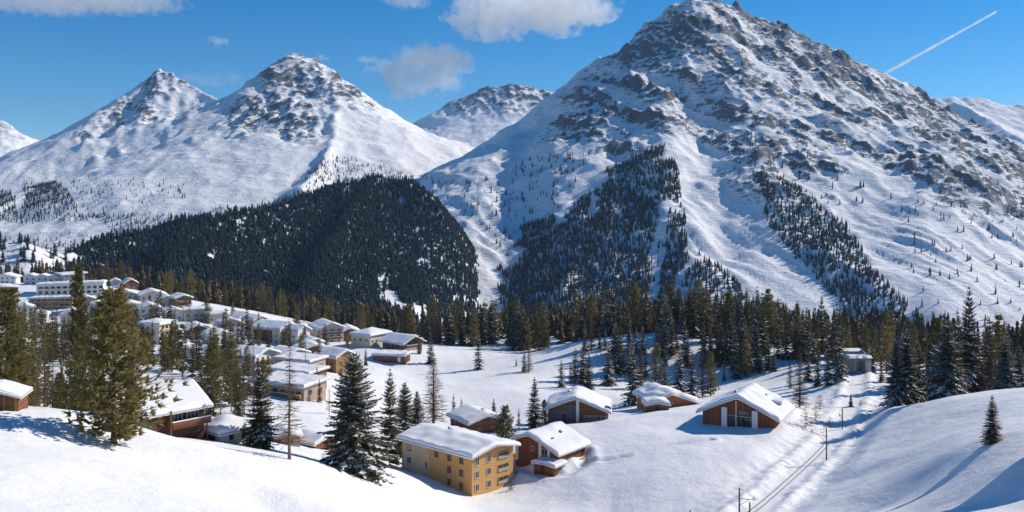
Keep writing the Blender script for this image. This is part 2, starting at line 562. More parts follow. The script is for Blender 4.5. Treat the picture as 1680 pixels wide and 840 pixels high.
def mt_h(name, x, y):
    x0, y0, st, H, _ = MOUNT[name]
    fx, fy = np.clip((x - x0) / st, 0, H.shape[1] - 1.001), np.clip((y - y0) / st, 0, H.shape[0] - 1.001)
    i, j = fx.astype(int), fy.astype(int)
    a, b = fx - i, fy - j
    return (H[j, i] * (1 - a) + H[j, i + 1] * a) * (1 - b) + (H[j + 1, i] * (1 - a) + H[j + 1, i + 1] * a) * b

ROCKM = mountain_mat('snowy_rock', (0.072, 0.082, 0.102), (0.165, 0.176, 0.20))

def blur_poly(U, V, poly, amp, seed, X, Y):
    return inpoly(U + amp * fbm(X / 90, Y / 90, seed, 4), V + amp * fbm(X / 90 + 40, Y / 90, seed + 1, 4), poly).astype(float)

# -- the big peak on the right
def rock_big(X, Y, H, U, V):
    r = 0.12 + 0.25 * np.clip(fbm(X / 160, Y / 160, 71, 4) + 0.3, 0, 1)
    upper = blur_poly(U, V, [(880, 240), (900, 190), (940, 140), (985, 85), (1060, 50), (1140, -40), (1300, 0), (1480, 100), (1900, 260), (1900, 460), (1600, 400), (1480, 330), (1400, 290), (1280, 330), (1180, 260), (1090, 240), (1000, 260)], 60, 72, X, Y)
    r = np.maximum(r, upper * (0.80 + 0.3 * fbm(X / 120, Y / 120, 75, 3)))
    band = blur_poly(U, V, [(1180, 130), (1330, 130), (1500, 180), (1680, 260), (1720, 420), (1560, 330), (1420, 260), (1290, 330), (1180, 300)], 50, 77, X, Y)
    r = np.maximum(r, band * 0.9)
    rib = blur_poly(U, V, [(1230, 300), (1300, 290), (1400, 370), (1440, 450), (1500, 540), (1440, 520), (1330, 440), (1250, 380)], 40, 79, X, Y)
    r = np.maximum(r, rib * 0.62)
    chute = blur_poly(U, V, [(1095, 215), (1150, 225), (1190, 330), (1240, 420), (1390, 560), (1180, 560), (1130, 420)], 25, 81, X, Y)
    chute2 = blur_poly(U, V, [(1370, 262), (1420, 268), (1500, 330), (1560, 345), (1760, 400), (1760, 540), (1520, 540), (1440, 400)], 25, 83, X, Y)
    r = r * (1 - 0.86 * np.maximum(chute, chute2))
    r = r * (0.35 + 0.65 * sstep(500, 330, V)) 
    return r
def rib(pts):
    """pixels plus a distance: only the plan position is used"""
    return [P(u, v, D)[:2] for u, v, D in pts]

mountain('mountain', [
    ([(700, 296, 2500), (760, 282, 2450), (830, 256, 2400), (890, 215, 2400), (905, 196, 2380), (940, 142, 2380), (985, 92, 2400), (1030, 88, 2400), (1062, 56, 2400), (1100, 14, 2400), (1140, -6, 2400), (1180, 2, 2420), (1215, 14, 2440), (1300, 42, 2480), (1390, 88, 2540), (1450, 122, 2580), (1540, 172, 2640), (1620, 215, 2680), (1760, 285, 2760), (2000, 330, 2900)], 0.92, 0.40, 520),
    ([(1140, -4, 2400), (1120, 70, 2250), (1060, 180, 2060), (1020, 250, 1930), (985, 330, 1700), (960, 400, 1500), (930, 470, 1320)], 0.85, 0.50, 260),
    ([(1215, 14, 2440), (1190, 90, 2260), (1215, 190, 2060), (1265, 290, 1850), (1335, 390, 1640), (1400, 460, 1470), (1450, 520, 1330)], 0.80, 0.50, 240),
    ([(1450, 122, 2580), (1470, 200, 2380), (1520, 290, 2150), (1590, 360, 1900), (1660, 420, 1700)], 0.75, 0.42, 260),
], (-380, 2100, 1010, 3300), 4.4, ROCKM, 21, 1.0, rock_big, -200, 45, streak=9.0, strata=1.0,
    ribs=[(rib([(1085, 230, 1980), (1100, 340, 1700), (1105, 440, 1450)]), 45, 22), (rib([(1150, 230, 2000), (1150, 340, 1720), (1165, 470, 1400)]), 50, -22),
          (rib([(1130, 560, 1180), (1160, 380, 1600)]), 30, 16), (rib([(1480, 380, 1750), (1440, 520, 1330)]), 70, -20), (rib([(1560, 360, 1850), (1530, 460, 1500), (1490, 540, 1250)]), 110, 34),
          (rib([(1230, 350, 1700), (1300, 440, 1480), (1370, 520, 1300)]), 40, 14), (rib([(880, 260, 2200), (850, 330, 1900), (830, 420, 1600), (820, 500, 1350)]), 60, -26)])

# -- the two peaks on the left, with their snow bowl
def rock_left(X, Y, H, U, V):
    r = 0.04 + 0.30 * np.clip(fbm(X / 190, Y / 190, 51, 4) + 0.15, 0, 1)
    a = blur_poly(U, V, [(380, 165), (430, 110), (480, 75), (540, 100), (640, 200), (600, 215), (560, 175), (540, 250), (500, 235), (420, 215), (360, 215)], 40, 52, X, Y)
    b = blur_poly(U, V, [(215, 160), (268, 100), (340, 160), (300, 165), (240, 175)], 25, 54, X, Y)
    c = blur_poly(U, V, [(120, 250), (150, 195), (200, 165), (330, 180), (340, 200), (200, 215), (150, 230), (230, 270), (160, 265)], 30, 56, X, Y)
    r = np.maximum(r, a * 0.86)
    r = np.maximum(r, b * 0.80)
    r = np.maximum(r, c * 0.72)
    bowl = blur_poly(U, V, [(180, 300), (300, 255), (430, 235), (520, 255), (500, 330), (420, 360), (180, 365)], 20, 58, X, Y)
    flank = blur_poly(U, V, [(545, 170), (640, 205), (720, 235), (830, 235), (700, 280), (600, 280), (540, 260)], 15, 59, X, Y)
    return r * (1 - 0.93 * np.maximum(bowl, flank))

mountain('mountain', [
    ([(-200, 300, 3700), (20, 296, 3700), (100, 262, 3650), (122, 236, 3620), (150, 206, 3600), (200, 176, 3600), (235, 142, 3600), (268, 113, 3600), (300, 132, 3550), (330, 152, 3500), (362, 166, 3400), (395, 152, 3250), (425, 124, 3120), (452, 104, 3030), (480, 88, 3000), (505, 103, 3010), (530, 106, 3020), (560, 128, 3000), (600, 168, 2960), (645, 202, 2920), (690, 228, 2880), (745, 238, 2840), (800, 236, 2800), (850, 230, 2780), (900, 235, 2780)], 0.85, 0.34, 620),
    ([(505, 103, 3010), (535, 135, 2850), (555, 175, 2640), (552, 215, 2420), (535, 255, 2200), (515, 290, 2000), (500, 318, 1850)], 0.62, 0.36, 220),
    ([(150, 206, 3600), (120, 255, 3250), (95, 292, 2800), (60, 320, 2350), (0, 345, 2000), (-150, 370, 1700)], 0.60, 0.26, 300),
], (-2300, 330, 1000, 4300), 6.0, ROCKM, 41, 1.0, rock_left, -200, 40, ribs=[], k=40, strata=.6)

def rock_far(a, th):
    def f(X, Y, H, U, V):
        return a * sstep(th, th - 35, V) + 0.18
    return f
mountain('mountain', [([(560, 260, 4700), (640, 232, 4700), (690, 208, 4650), (742, 166, 4600), (775, 156, 4600), (800, 146, 4600), (832, 140, 4600), (870, 142, 4600), (884, 150, 4600), (930, 150, 4600), (1000, 170, 4600), (1150, 200, 4600)], 0.75, 0.40, 380)],
         (-1000, 1000, 3500, 5200), 8.0, ROCKM, 61, 0.8, rock_far(0.85, 205), -200, 40)
mountain('mountain', [([(-500, 210, 5000), (-250, 230, 5000), (-60, 180, 5000), (0, 197, 5000), (40, 222, 5000), (72, 240, 5000), (110, 256, 5000), (180, 290, 5000)], 0.70, 0.36, 380)],
         (-4600, -1700, 3900, 5500), 11.0, ROCKM, 65, 0.9, rock_far(0.5, 260), -200, 40)
mountain('mountain', [([(1380, 190, 4700), (1500, 165, 4700), (1560, 160, 4700), (1610, 162, 4700), (1645, 172, 4650), (1690, 168, 4600), (1800, 160, 4500), (2000, 180, 4500)], 0.60, 0.34, 420),
                      ([(1560, 160, 4700), (1620, 195, 4300), (1680, 230, 3900), (1760, 260, 3600)], 0.6, 0.4, 300)],
         (1500, 4200, 3400, 5200), 10.0, ROCKM, 67, 0.7, rock_far(0.40, 200), -200, 40)
# -- dark wooded spur in the middle
def rock_hill(X, Y, H, U, V):
    return 0.10 + 0 * X
mountain('wooded_hill', [
    ([(-150, 372, 900), (40, 398, 920), (110, 418, 960), (180, 392, 1040), (300, 372, 1150), (440, 345, 1300), (500, 325, 1380), (560, 302, 1450), (620, 296, 1490), (665, 300, 1480)], 0.74, 0.50, 240),
    ([(665, 300, 1480), (706, 316, 1450), (738, 350, 1405), (756, 400, 1350), (762, 450, 1300), (755, 500, 1220)], 1.1, .85, 200),
    ([(620, 292, 1500), (560, 370, 1280), (520, 440, 1120), (500, 500, 1000)], 0.62, 0.42, 240),
    ([(300, 372, 1150), (280, 430, 1000), (260, 480, 900)], 0.5, 0.35, 240)],
    (-1100, 150, 720, 2100), 5.0, ROCKM, 31, 0.6, rock_hill, -215, 14, k=22,
    ribs=[(rib([(868, 330, 1560), (862, 400, 1400), (862, 470, 1260), (860, 540, 1100)]), 82, -170)])

# ------------------------------------------------------------------ tree models
def tris(V):
    V = np.asarray(V, float).reshape(-1, 3)
    return V, np.arange(len(V)).reshape(-1, 3)

def trunk_geo(H, r, rng, n=7, rings=7, lean=0.01):
    V, Fc = [], []
    ox = oy = 0
    for i in range(rings + 1):
        t = i / rings
        ox += rng.gauss(0, lean) * H / rings
        oy += rng.gauss(0, lean) * H / rings
        rad = r * (1 - t) ** 0.9 + 0.015 + (0.35 * r if i == 0 else 0)
        for k in range(n):
            a = 2 * PI * k / n
            V.append((ox + rad * math.cos(a), oy + rad * math.sin(a), H * t - (0.8 if i == 0 else 0)))
    for i in range(rings):
        for k in range(n):
            Fc.append((i * n + k, i * n + (k + 1) % n, (i + 1) * n + (k + 1) % n, (i + 1) * n + k))
    return V, Fc

def spruce_geo(rng, H, R, whorls, nbr, ntw, snow=0.0, bare=0.05, droop=0.5, power=0.85, gap=0.08):
    """whorls of drooping boughs, each a spine with side twigs and a hanging curtain; returns crown and snow triangles"""
    T, S = [], []
    gap *= .5
    for w in range(whorls):
        t = bare + (1 - bare) * (w + rng.uniform(-.35, .35)) / whorls
        t = min(max(t, bare), 0.985)
        L0 = R * ((1 - t) ** power) * (0.55 + 0.45 * min(1, t / 0.10)) + 0.12
        for b in range(nbr):
            if rng.random() < gap:
                continue
            az = 2 * PI * (b + rng.uniform(-.4, .4)) / nbr + w * 2.4
            L = L0 * rng.uniform(0.62, 1.18)
            up = math.tan(math.radians(-22 + 62 * t + rng.uniform(-9, 9)))
            ca, sa = math.cos(az), math.sin(az)
            def sp(s):
                return (L * s * ca, L * s * sa, H * t + L * (up * s - droop * s * s * (1 - .6 * t) + 0.28 * s ** 3))
            snowy = rng.random() < snow
            for j in range(ntw):
                s = (j + rng.uniform(.3, .8)) / ntw
                d = 0.62 / ntw
                p0, p1, pm = sp(max(0, s - d)), sp(min(1.04, s + d)), sp(s)
                tw = L * 0.42 * (1.08 - s) * rng.uniform(.7, 1.3) + 0.10
                for sg in (-1, 1):
                    a2 = az + sg * math.radians(rng.uniform(38, 72))
                    tip = (pm[0] + tw * math.cos(a2), pm[1] + tw * math.sin(a2), pm[2] - tw * rng.uniform(.12, .5))
                    T += [p0, p1, tip] if sg > 0 else [p1, p0, tip]
                    if snowy and rng.random() < .8:
                        q = rng.uniform(.5, .85)
                        e = 0.05 + .01 * H * .1
                        S += [(p0[0], p0[1], p0[2] + e), (p1[0], p1[1], p1[2] + e), (pm[0] + q * (tip[0] - pm[0]), pm[1] + q * (tip[1] - pm[1]), pm[2] + q * (tip[2] - pm[2]) + e + .04)]
                hang = tw * rng.uniform(.5, .95)
                T += [p0, (pm[0] + rng.uniform(-.1, .1) * tw, pm[1] + rng.uniform(-.1, .1) * tw, pm[2] - hang), p1]
    # leader
    for k in range(3):
        a = k * 2.1
        T += [(0.07 * math.cos(a), 0.07 * math.sin(a), H * .97), (0.07 * math.cos(a + 2), .07 * math.sin(a + 2), H * .97), (0, 0, H * 1.02)]
    return T, S

def pine_geo(rng, H, R, clumps, spikes, low=0.16, shape=0.55):
    """stone pine: an uneven column of needle tufts on upturned limbs"""
    T = []
    lobes = [(rng.uniform(0, 2 * PI), rng.uniform(low, .95), rng.uniform(.55, 1.25)) for _ in range(14)]
    for c in range(clumps):
        t = low + (1 - low) * rng.random() ** 0.9
        az = rng.uniform(0, 2 * PI)
        prof = (math.sin(PI * min(1, (t - low * .6) / (1 - low * .6)) ** shape) ** 0.75) * (1.1 - 0.35 * t)
        m = 0.72
        for la, lt, ls in lobes:
            da = (az - la + PI) % (2 * PI) - PI
            m += 0.42 * (ls - .7) * math.exp(-(da / .6) ** 2 - ((t - lt) / .09) ** 2)
        rad = R * prof * m * rng.random() ** 0.42 + 0.1
        c0 = (rad * math.cos(az), rad * math.sin(az), H * t + rng.uniform(-.2, .2))
        size = 0.034 * H * rng.uniform(.7, 1.35)
        for k in range(spikes):
            a2 = az + rng.gauss(0, 1.1)
            el = rng.uniform(-.35, 1.25)
            d = Vector((math.cos(a2) * math.cos(el), math.sin(a2) * math.cos(el), math.sin(el)))
            o = d.orthogonal().normalized()
            o.rotate(__import__('mathutils').Quaternion(d, rng.uniform(0, 6.28)))
            s = size * rng.uniform(.6, 1.3)
            b = Vector(c0) - d * s * .35
            T += [b + o * s * .30, b - o * s * .30, b + d * s * 1.2]
    return T, []

def pine2_geo(rng, H, R, whorls, nbr, nt, spikes, low=.05):
    """stone pine: upswept limbs carrying needle tufts, with gaps and lobes"""
    from mathutils import Quaternion
    T = []
    lobes = [(rng.uniform(0, 2 * PI), rng.uniform(low, .95), rng.uniform(-.5, .55)) for _ in range(16)]
    for w in range(whorls):
        t = low + (1 - low) * (w + rng.uniform(-.4, .4)) / whorls
        t = min(max(t, low), .97)
        prof = (1 - t) ** .62 * (.62 + .38 * min(1, t / .22)) + .05
        for b in range(nbr):
            if rng.random() < .12:
                continue
            az = rng.uniform(0, 2 * PI)
            m = 1.0
            for la, lt, ls in lobes:
                da = (az - la + PI) % (2 * PI) - PI
                m += ls * math.exp(-(da / .7) ** 2 - ((t - lt) / .10) ** 2)
            L = R * prof * min(max(m, .45), 1.5) * rng.uniform(.7, 1.1)
            ca, sa = math.cos(az), math.sin(az)
            up = rng.uniform(-.25, .15)
            sp = lambda s: Vector((L * s * ca, L * s * sa, H * t + L * (up * s + .42 * s * s)))
            th = .012 * L + .02
            T += [sp(0) + Vector((0, 0, th)), sp(1), sp(0) - Vector((0, 0, th))]
            for j in range(nt):
                s = .22 + .82 * (j + rng.random()) / nt
                side = rng.uniform(-.30, .30) * L * s
                c0 = sp(s) + Vector((-sa * side, ca * side, rng.uniform(-.12, .12) * L * .5))
                size = .030 * H * rng.uniform(.7, 1.25) * (.75 + .25 * (1 - t))
                for k_ in range(spikes):
                    a2 = az + rng.gauss(0, 1.0)
                    el = rng.uniform(-.45, 1.2)
                    d = Vector((math.cos(a2) * math.cos(el), math.sin(a2) * math.cos(el), math.sin(el)))
                    o = d.orthogonal().normalized()
                    o.rotate(Quaternion(d, rng.uniform(0, 6.28)))
                    q = size * rng.uniform(.6, 1.35)
                    T += [c0 + o * q * .27, c0 - o * q * .27, c0 + d * q * 1.3]
    return T, []

def larch_geo(rng, H, R, whorls, nbr, ntw, power=.8, bare=.14, dens=1.0):
    """leafless larch: thin limbs with short brown twigs"""
    T = []
    for w in range(whorls):
        t = bare + (1 - bare) * (w + rng.uniform(-.4, .4)) / whorls
        t = min(t, .98)
        L0 = R * (1 - t) ** power + .15
        for b in range(nbr):
            az = rng.uniform(0, 2 * PI)
            L = L0 * rng.uniform(.5, 1.2)
            up = rng.uniform(-.25, .35)
            ca, sa = math.cos(az), math.sin(az)
            sp = lambda s: Vector((L * s * ca, L * s * sa, H * t + L * (up * s - .3 * s * s + .25 * s ** 3)))
            th = 0.014 * L + 0.018
            z = Vector((0, 0, th))
            sd = Vector((-sa, ca, 0)) * th
            for s0, s1 in ((0, .5), (.5, 1.0)):
                T += [sp(s0) + z, sp(s1), sp(s0) - z, sp(s0) + sd, sp(s1), sp(s0) - sd]
            for j in range(ntw):
                if rng.random() > dens:
                    continue
                s = (j + rng.random()) / ntw
                p = sp(s)
                a2 = az + rng.choice((-1, 1)) * math.radians(rng.uniform(25, 80))
                tl = L * .26 * (1.15 - s) * rng.uniform(.6, 1.3) + .1
                wv = Vector((rng.uniform(-1, 1), rng.uniform(-1, 1), rng.uniform(-1, 1))).normalized() * (.028 + .02 * tl)
                tip = p + Vector((tl * math.cos(a2), tl * math.sin(a2), tl * rng.uniform(-.5, .3)))
                T += [p + wv, p - wv, tip]
    return T, []

def make_tree(name, geo, H, tr, bark, leaf, rng):
    """parts of one tree model, kept out of the scene until placed"""
    parts = []
    tv, tf = trunk_geo(H * .97, tr, rng)
    me = bpy.data.meshes.new('trunk'); me.from_pydata(tv, [], tf); me.materials.append(bark)
    parts.append(('trunk', me))
    T, S = geo
    V, Fc = tris([tuple(p) for p in T])
    nT = len(T) // 3
    V, Fc = tris([tuple(p) for p in list(T) + list(S)])
    me = bpy.data.meshes.new('crown'); me.from_pydata(V.tolist(), [], Fc.tolist()); me.materials.append(leaf); me.materials.append(M['tree_snow'])
    me.polygons.foreach_set('material_index', (np.arange(len(Fc)) >= nT).astype(np.int32))
    parts.append(('crown', me))
    return name, parts, H

rng = random.Random(7)
TREES = {}
for i in range(3):      # near models
    TREES['spruce_hi', i] = make_tree('spruce_tree', spruce_geo(rng, 20, 5.2, 36, 10, 7, 0.8, 0.03, .5, .80), 20, .26, M['bark'], M['spruce'], rng)
    TREES['dark_hi', i] = make_tree('spruce_tree', spruce_geo(rng, 20, 4.0, 32, 9, 6, 0.32, 0.04), 20, .24, M['bark'], M['spruce'], rng)
    TREES['pine_hi', i] = make_tree('stone_pine', pine2_geo(rng, 20, 5.2, 34, 8, 5, 9), 20, .30, M['bark'], M['pine'], rng)
    TREES['larch_hi', i] = make_tree('bare_larch', larch_geo(rng, 20, 3.4, 46, 6, 9), 20, .22, M['larch_bark'], M['larch'], rng)
for i in range(5):      # models for the middle distance
    TREES['spruce', i] = make_tree('spruce_tree', spruce_geo(rng, 20, rng.uniform(3.1, 4.1), 25, 8, 4, 0.12, .04, power=rng.uniform(.75, .95)), 20, .24, M['bark'], M['spruce'], rng)
    TREES['snowy', i] = make_tree('spruce_tree', spruce_geo(rng, 20, rng.uniform(3.2, 4.1), 25, 8, 4, 0.5, .04), 20, .24, M['bark'], M['spruce'], rng)
    TREES['pine', i] = make_tree('stone_pine', pine2_geo(rng, 20, rng.uniform(3.2, 4.2), 27, 6, 4, 7), 20, .26, M['bark'], M['pine'], rng)
    TREES['larch', i] = make_tree('bare_larch', larch_geo(rng, 20, rng.uniform(2.4, 3.2), 34, 6, 7), 20, .20, M['larch_bark'], M['larch'], rng)
for i in range(2):
    TREES['brown', i] = make_tree('bare_larch', larch_geo(rng, 20, 3.3, 60, 9, 12, .75, .05), 20, .22, M['larch_bark'], M['larch'], rng)

for i in range(2):
    TREES['bush', i] = make_tree('bare_bush', larch_geo(rng, 20, 11, 16, 9, 9, .35, .04), 20, .25, M['larch_bark'], M['larch'], rng)
TREE_XY = []
def plant(kind, x, y, h, label, group=None, z=None, wide=1.0):
    ks = [k for k in TREES if k[0] == kind]
    name, parts, H = TREES[ks[rng.randrange(len(ks))]]
    z = g1(x, y) - 0.15 if z is None else z
    s = h / H
    e = thing(name, label, {'spruce_tree': 'spruce', 'stone_pine': 'pine', 'bare_larch': 'larch', 'bare_bush': 'bush'}[name], (x, y, z), rng.uniform(0, 360), group)
    e.scale = (s * wide, s * wide, s)
    for nm, me in parts:
        o = bpy.data.objects.new(nm, me)
        COL.objects.link(o)
        o.parent = e
    TREE_XY.append((x, y))
    return e

def plant_px(kind, u, vb, vt, D, label, group=None, wide=1.0):
    """tree whose foot and top show at these heights in the photograph, standing at distance D"""
    x = (u - CX) / F * D
    g = g1(x, D)
    h = (HV - vt) / F * D - g
    return plant(kind, x, D, max(2.0, h), label, group, wide=wide)

# ------------------------------------------------------------------ far woods: one mass per slope
FV, FF, FN = [], [], [0]
def far_tree_models(n, tall):
    out = []
    r = random.Random(3)
    for _ in range(n):
        T = []
        k = r.randint(9, 12)
        for i in range(k):
            t = .04 + .94 * i / k
            L = .165 * (1 - t) ** .8 + .02
            for b in range(4):
                a = 2 * PI * (b + r.uniform(-.3, .3)) / 4 + i * 1.3
                l = L * r.uniform(.65, 1.3)
                a1, a2 = a - .75, a + .75
                T += [(.02 * math.cos(a1), .02 * math.sin(a1), t + .10), (l * math.cos(a1), l * math.sin(a1), t - .03), (l * math.cos(a2), l * math.sin(a2), t - .03 + r.uniform(-.02, .02))]
        out.append(np.array(T, float))
    return out
FARM = far_tree_models(8, 1)

def woods(name, label_kind, pts, hs, mat, wid=1.0):
    """pts (n, 3) feet -> one mesh"""
    r = np.random.RandomState(len(pts))
    Vs = []
    for i, (p, h) in enumerate(zip(pts, hs)):
        m = FARM[r.randint(len(FARM))]
        a = r.uniform(0, 2 * PI)
        w = wid * r.uniform(.8, 1.2)
        c, s = math.cos(a) * w, math.sin(a) * w
        Vs.append(np.c_[(m[:, 0] * c - m[:, 1] * s) * h + p[0], (m[:, 0] * s + m[:, 1] * c) * h + p[1], m[:, 2] * h + p[2] - .3])
    V = np.concatenate(Vs)
    ob = link_mesh(name, V, np.arange(len(V)).reshape(-1, 3), mat)
    ob['kind'] = 'stuff'
    ob['label'] = label_kind
    ob['category'] = 'forest'
    return ob

def woods_mat(name, a, b, scale=.03):
    k = NT(name)
    g = k.new('ShaderNodeNewGeometry')
    n = k.noise(.16, 2, .6, k.coord(kind='Object'))
    n2 = k.noise(scale * .3, 3, .6, k.coord(kind='Object'))
    k.col(k.ramp(k.math('ADD', k.math('MULTIPLY', n, .6), k.math('MULTIPLY', n2, .4)), [(.32, a), (.68, b)]))
    return k.m
M['woods'] = woods_mat('far_spruce_woods', (.010, .021, .024), (.028, .039, .034))  # blue-black base: distant shade and haze mixed into the tree colour
M['woods_blue'] = woods_mat('shade_tinted_spruce_woods', (.007, .020, .031), (.026, .042, .047))  # the hill's shade and blue haze are put into this colour
M['woods_olive'] = woods_mat('far_mixed_woods', (.055, .050, .020), (.14, .10, .045))

def scatter(mname, dens_f, n, hmin, hmax, seed, hf=None):
    """random feet on a mountain, kept with the probability dens_f(U, V, x, y)"""
    x0, y0, st, H, sl = MOUNT[mname]
    r = np.random.RandomState(seed)
    x = x0 + r.rand(n) * (H.shape[1] - 2) * st
    y = y0 + r.rand(n) * (H.shape[0] - 2) * st
    z = mt_h(mname, x, y)
    U, V = CX + F * x / y, HV - F * z / y
    ok = (r.rand(n) < dens_f(U, V, x, y)) & (z > -185) & (U > -160) & (U < 1840)
    x, y, z = x[ok], y[ok], z[ok]
    clear = ground(x, y) < z + .5
    x, y, z = x[clear], y[clear], z[clear]
    h = hmin + (hmax - hmin) * r.rand(len(x)) ** 1.2
    return np.c_[x, y, z], h

big, left = 'mountain', 'mountain.001'
def dens_big(U, V, x, y):
    q = 26 * fbm(x / 70, y / 70, 91, 3)
    up = U + q
    vp = V + q
    a = inpoly(up, vp, [(845, 420), (880, 372), (960, 320), (1050, 250), (1100, 245), (1120, 300), (1125, 420), (1115, 480), (1150, 560), (830, 560), (828, 450)]) * .9
    gul = (np.abs((U - 1080) - (V - 420) * -.12) < 9) * (V > 330)
    a = a * (1 - .9 * gul) * sstep(-.42, -.10, fbm(x / 34, y / 90, 93, 3) + .25 * (V - 330) / 150)
    b = inpoly(up, vp, [(1150, 420), (1185, 440), (1230, 490), (1340, 530), (1440, 545), (1440, 600), (1110, 600), (1130, 480)]) * .55
    c = inpoly(up, vp, [(1240, 290), (1300, 300), (1390, 370), (1430, 440), (1520, 530), (1560, 600), (1420, 600), (1380, 500), (1300, 420), (1250, 350)]) * .6
    d = inpoly(up, vp, [(1180, 210), (1300, 230), (1420, 300), (1500, 330), (1690, 330), (1690, 400), (1560, 380), (1440, 350), (1320, 330), (1200, 300)]) * .03
    e = inpoly(up, vp, [(1470, 480), (1700, 480), (1700, 560), (1480, 560)]) * .03
    f = inpoly(up, vp, [(690, 290), (800, 300), (900, 250), (1000, 260), (860, 360), (830, 420), (790, 380)]) * .05
    g = inpoly(up, vp, [(1490, 390), (1690, 420), (1690, 500), (1500, 500)]) * .02
    return np.maximum.reduce([a, b, c, d, e, f, g])
pb, hb = scatter(big, dens_big, 330000, 6, 12.5, 5)
def dens_left(U, V, x, y):
    q = 14 * fbm(x / 70, y / 70, 95, 3)
    vp, up = V + q, U + q
    a = inpoly(up, vp, [(-200, 355), (190, 352), (300, 352), (420, 340), (480, 320), (560, 300), (620, 300), (620, 420), (300, 470), (-200, 470)]) * .55
    b = inpoly(up, vp, [(40, 305), (80, 295), (110, 310), (130, 345), (40, 355)]) * .75
    c = inpoly(up, vp, [(110, 292), (300, 300), (320, 330), (120, 350)]) * .07
    c2 = inpoly(up, vp, [(-50, 318), (22, 318), (30, 360), (-50, 360)]) * .7
    d = inpoly(up, vp, [(500, 280), (545, 255), (620, 275), (700, 290), (700, 320), (500, 330)]) * .30
    e = inpoly(up, vp, [(-20, 392), (160, 380), (170, 430), (-20, 440)]) * .22
    e2 = inpoly(up, vp, [(-20, 370), (170, 362), (170, 440), (-20, 450)])
    a = np.where(e2, e, a)
    return np.maximum.reduce([a, b, c, c2, d]) 
pl_, hl = scatter(left, dens_left, 200000, 5, 11, 6)
def dens_hill(U, V, x, y):
    q = 10 * fbm(x / 50, y / 50, 97, 3)
    low = sstep(452, 520, V) * sstep(560, 620, U) * .55
    leftsp = inpoly(U + q, V + q, [(-200, 340), (165, 375), (120, 430), (90, 470), (-200, 470)])
    gaps = sstep(-.30, -.12, fbm(x / 40, y / 80, 99, 3) + .27 - .34 * sstep(430, 520, V) * sstep(520, 640, U))
    crest = .35 * sstep(325, 300, V) * (fbm(x / 30, y / 30, 98, 2) > -.1)
    return (np.where(leftsp, .16, 1.0)) * gaps * (1 - crest)
ph, hh = scatter('wooded_hill', dens_hill, 150000, 5, 14, 8)
woods('forest', 'dark spruce forest strips on the lower flanks of the big peaks', np.concatenate([pb, pl_]), np.concatenate([hb, hl]), M['woods'])
woods('forest', 'nearly solid dark spruce forest on the wooded hill behind the village', ph, hh, M['woods_blue'], 1.4)
print('FOREST', len(pb), len(pl_), len(ph))

# ------------------------------------------------------------------ houses
def bez_edge(e, r):
    e = np.clip(e / r, 0, 1)
    return np.sqrt(np.clip(1 - (1 - e) ** 2, 0, 1))

def shell(xs, ys, zt, zb):
    """closed solid between two height grids"""
    n, m = len(xs), len(ys)
    X, Y = np.meshgrid(xs, ys, indexing='ij')
    top = np.c_[X.ravel(), Y.ravel(), zt.ravel()]
    bot = np.c_[X.ravel(), Y.ravel(), zb.ravel()]
    V = np.r_[top, bot]
    f = grid_faces(n, m)
    N = n * m
    F1 = f[:, ::-1]
    Fc = [tuple(q) for q in F1] + [tuple(q + N) for q in f]
    i = np.arange(N).reshape(n, m)
    ring = list(i[:, 0]) + list(i[-1, 1:]) + list(i[::-1, -1][1:]) + list(i[0, ::-1][1:])
    for a, b in zip(ring[:-1], ring[1:]):
        Fc.append((a, b, b + N, a + N))
    return V, [q[::-1] for q in Fc]

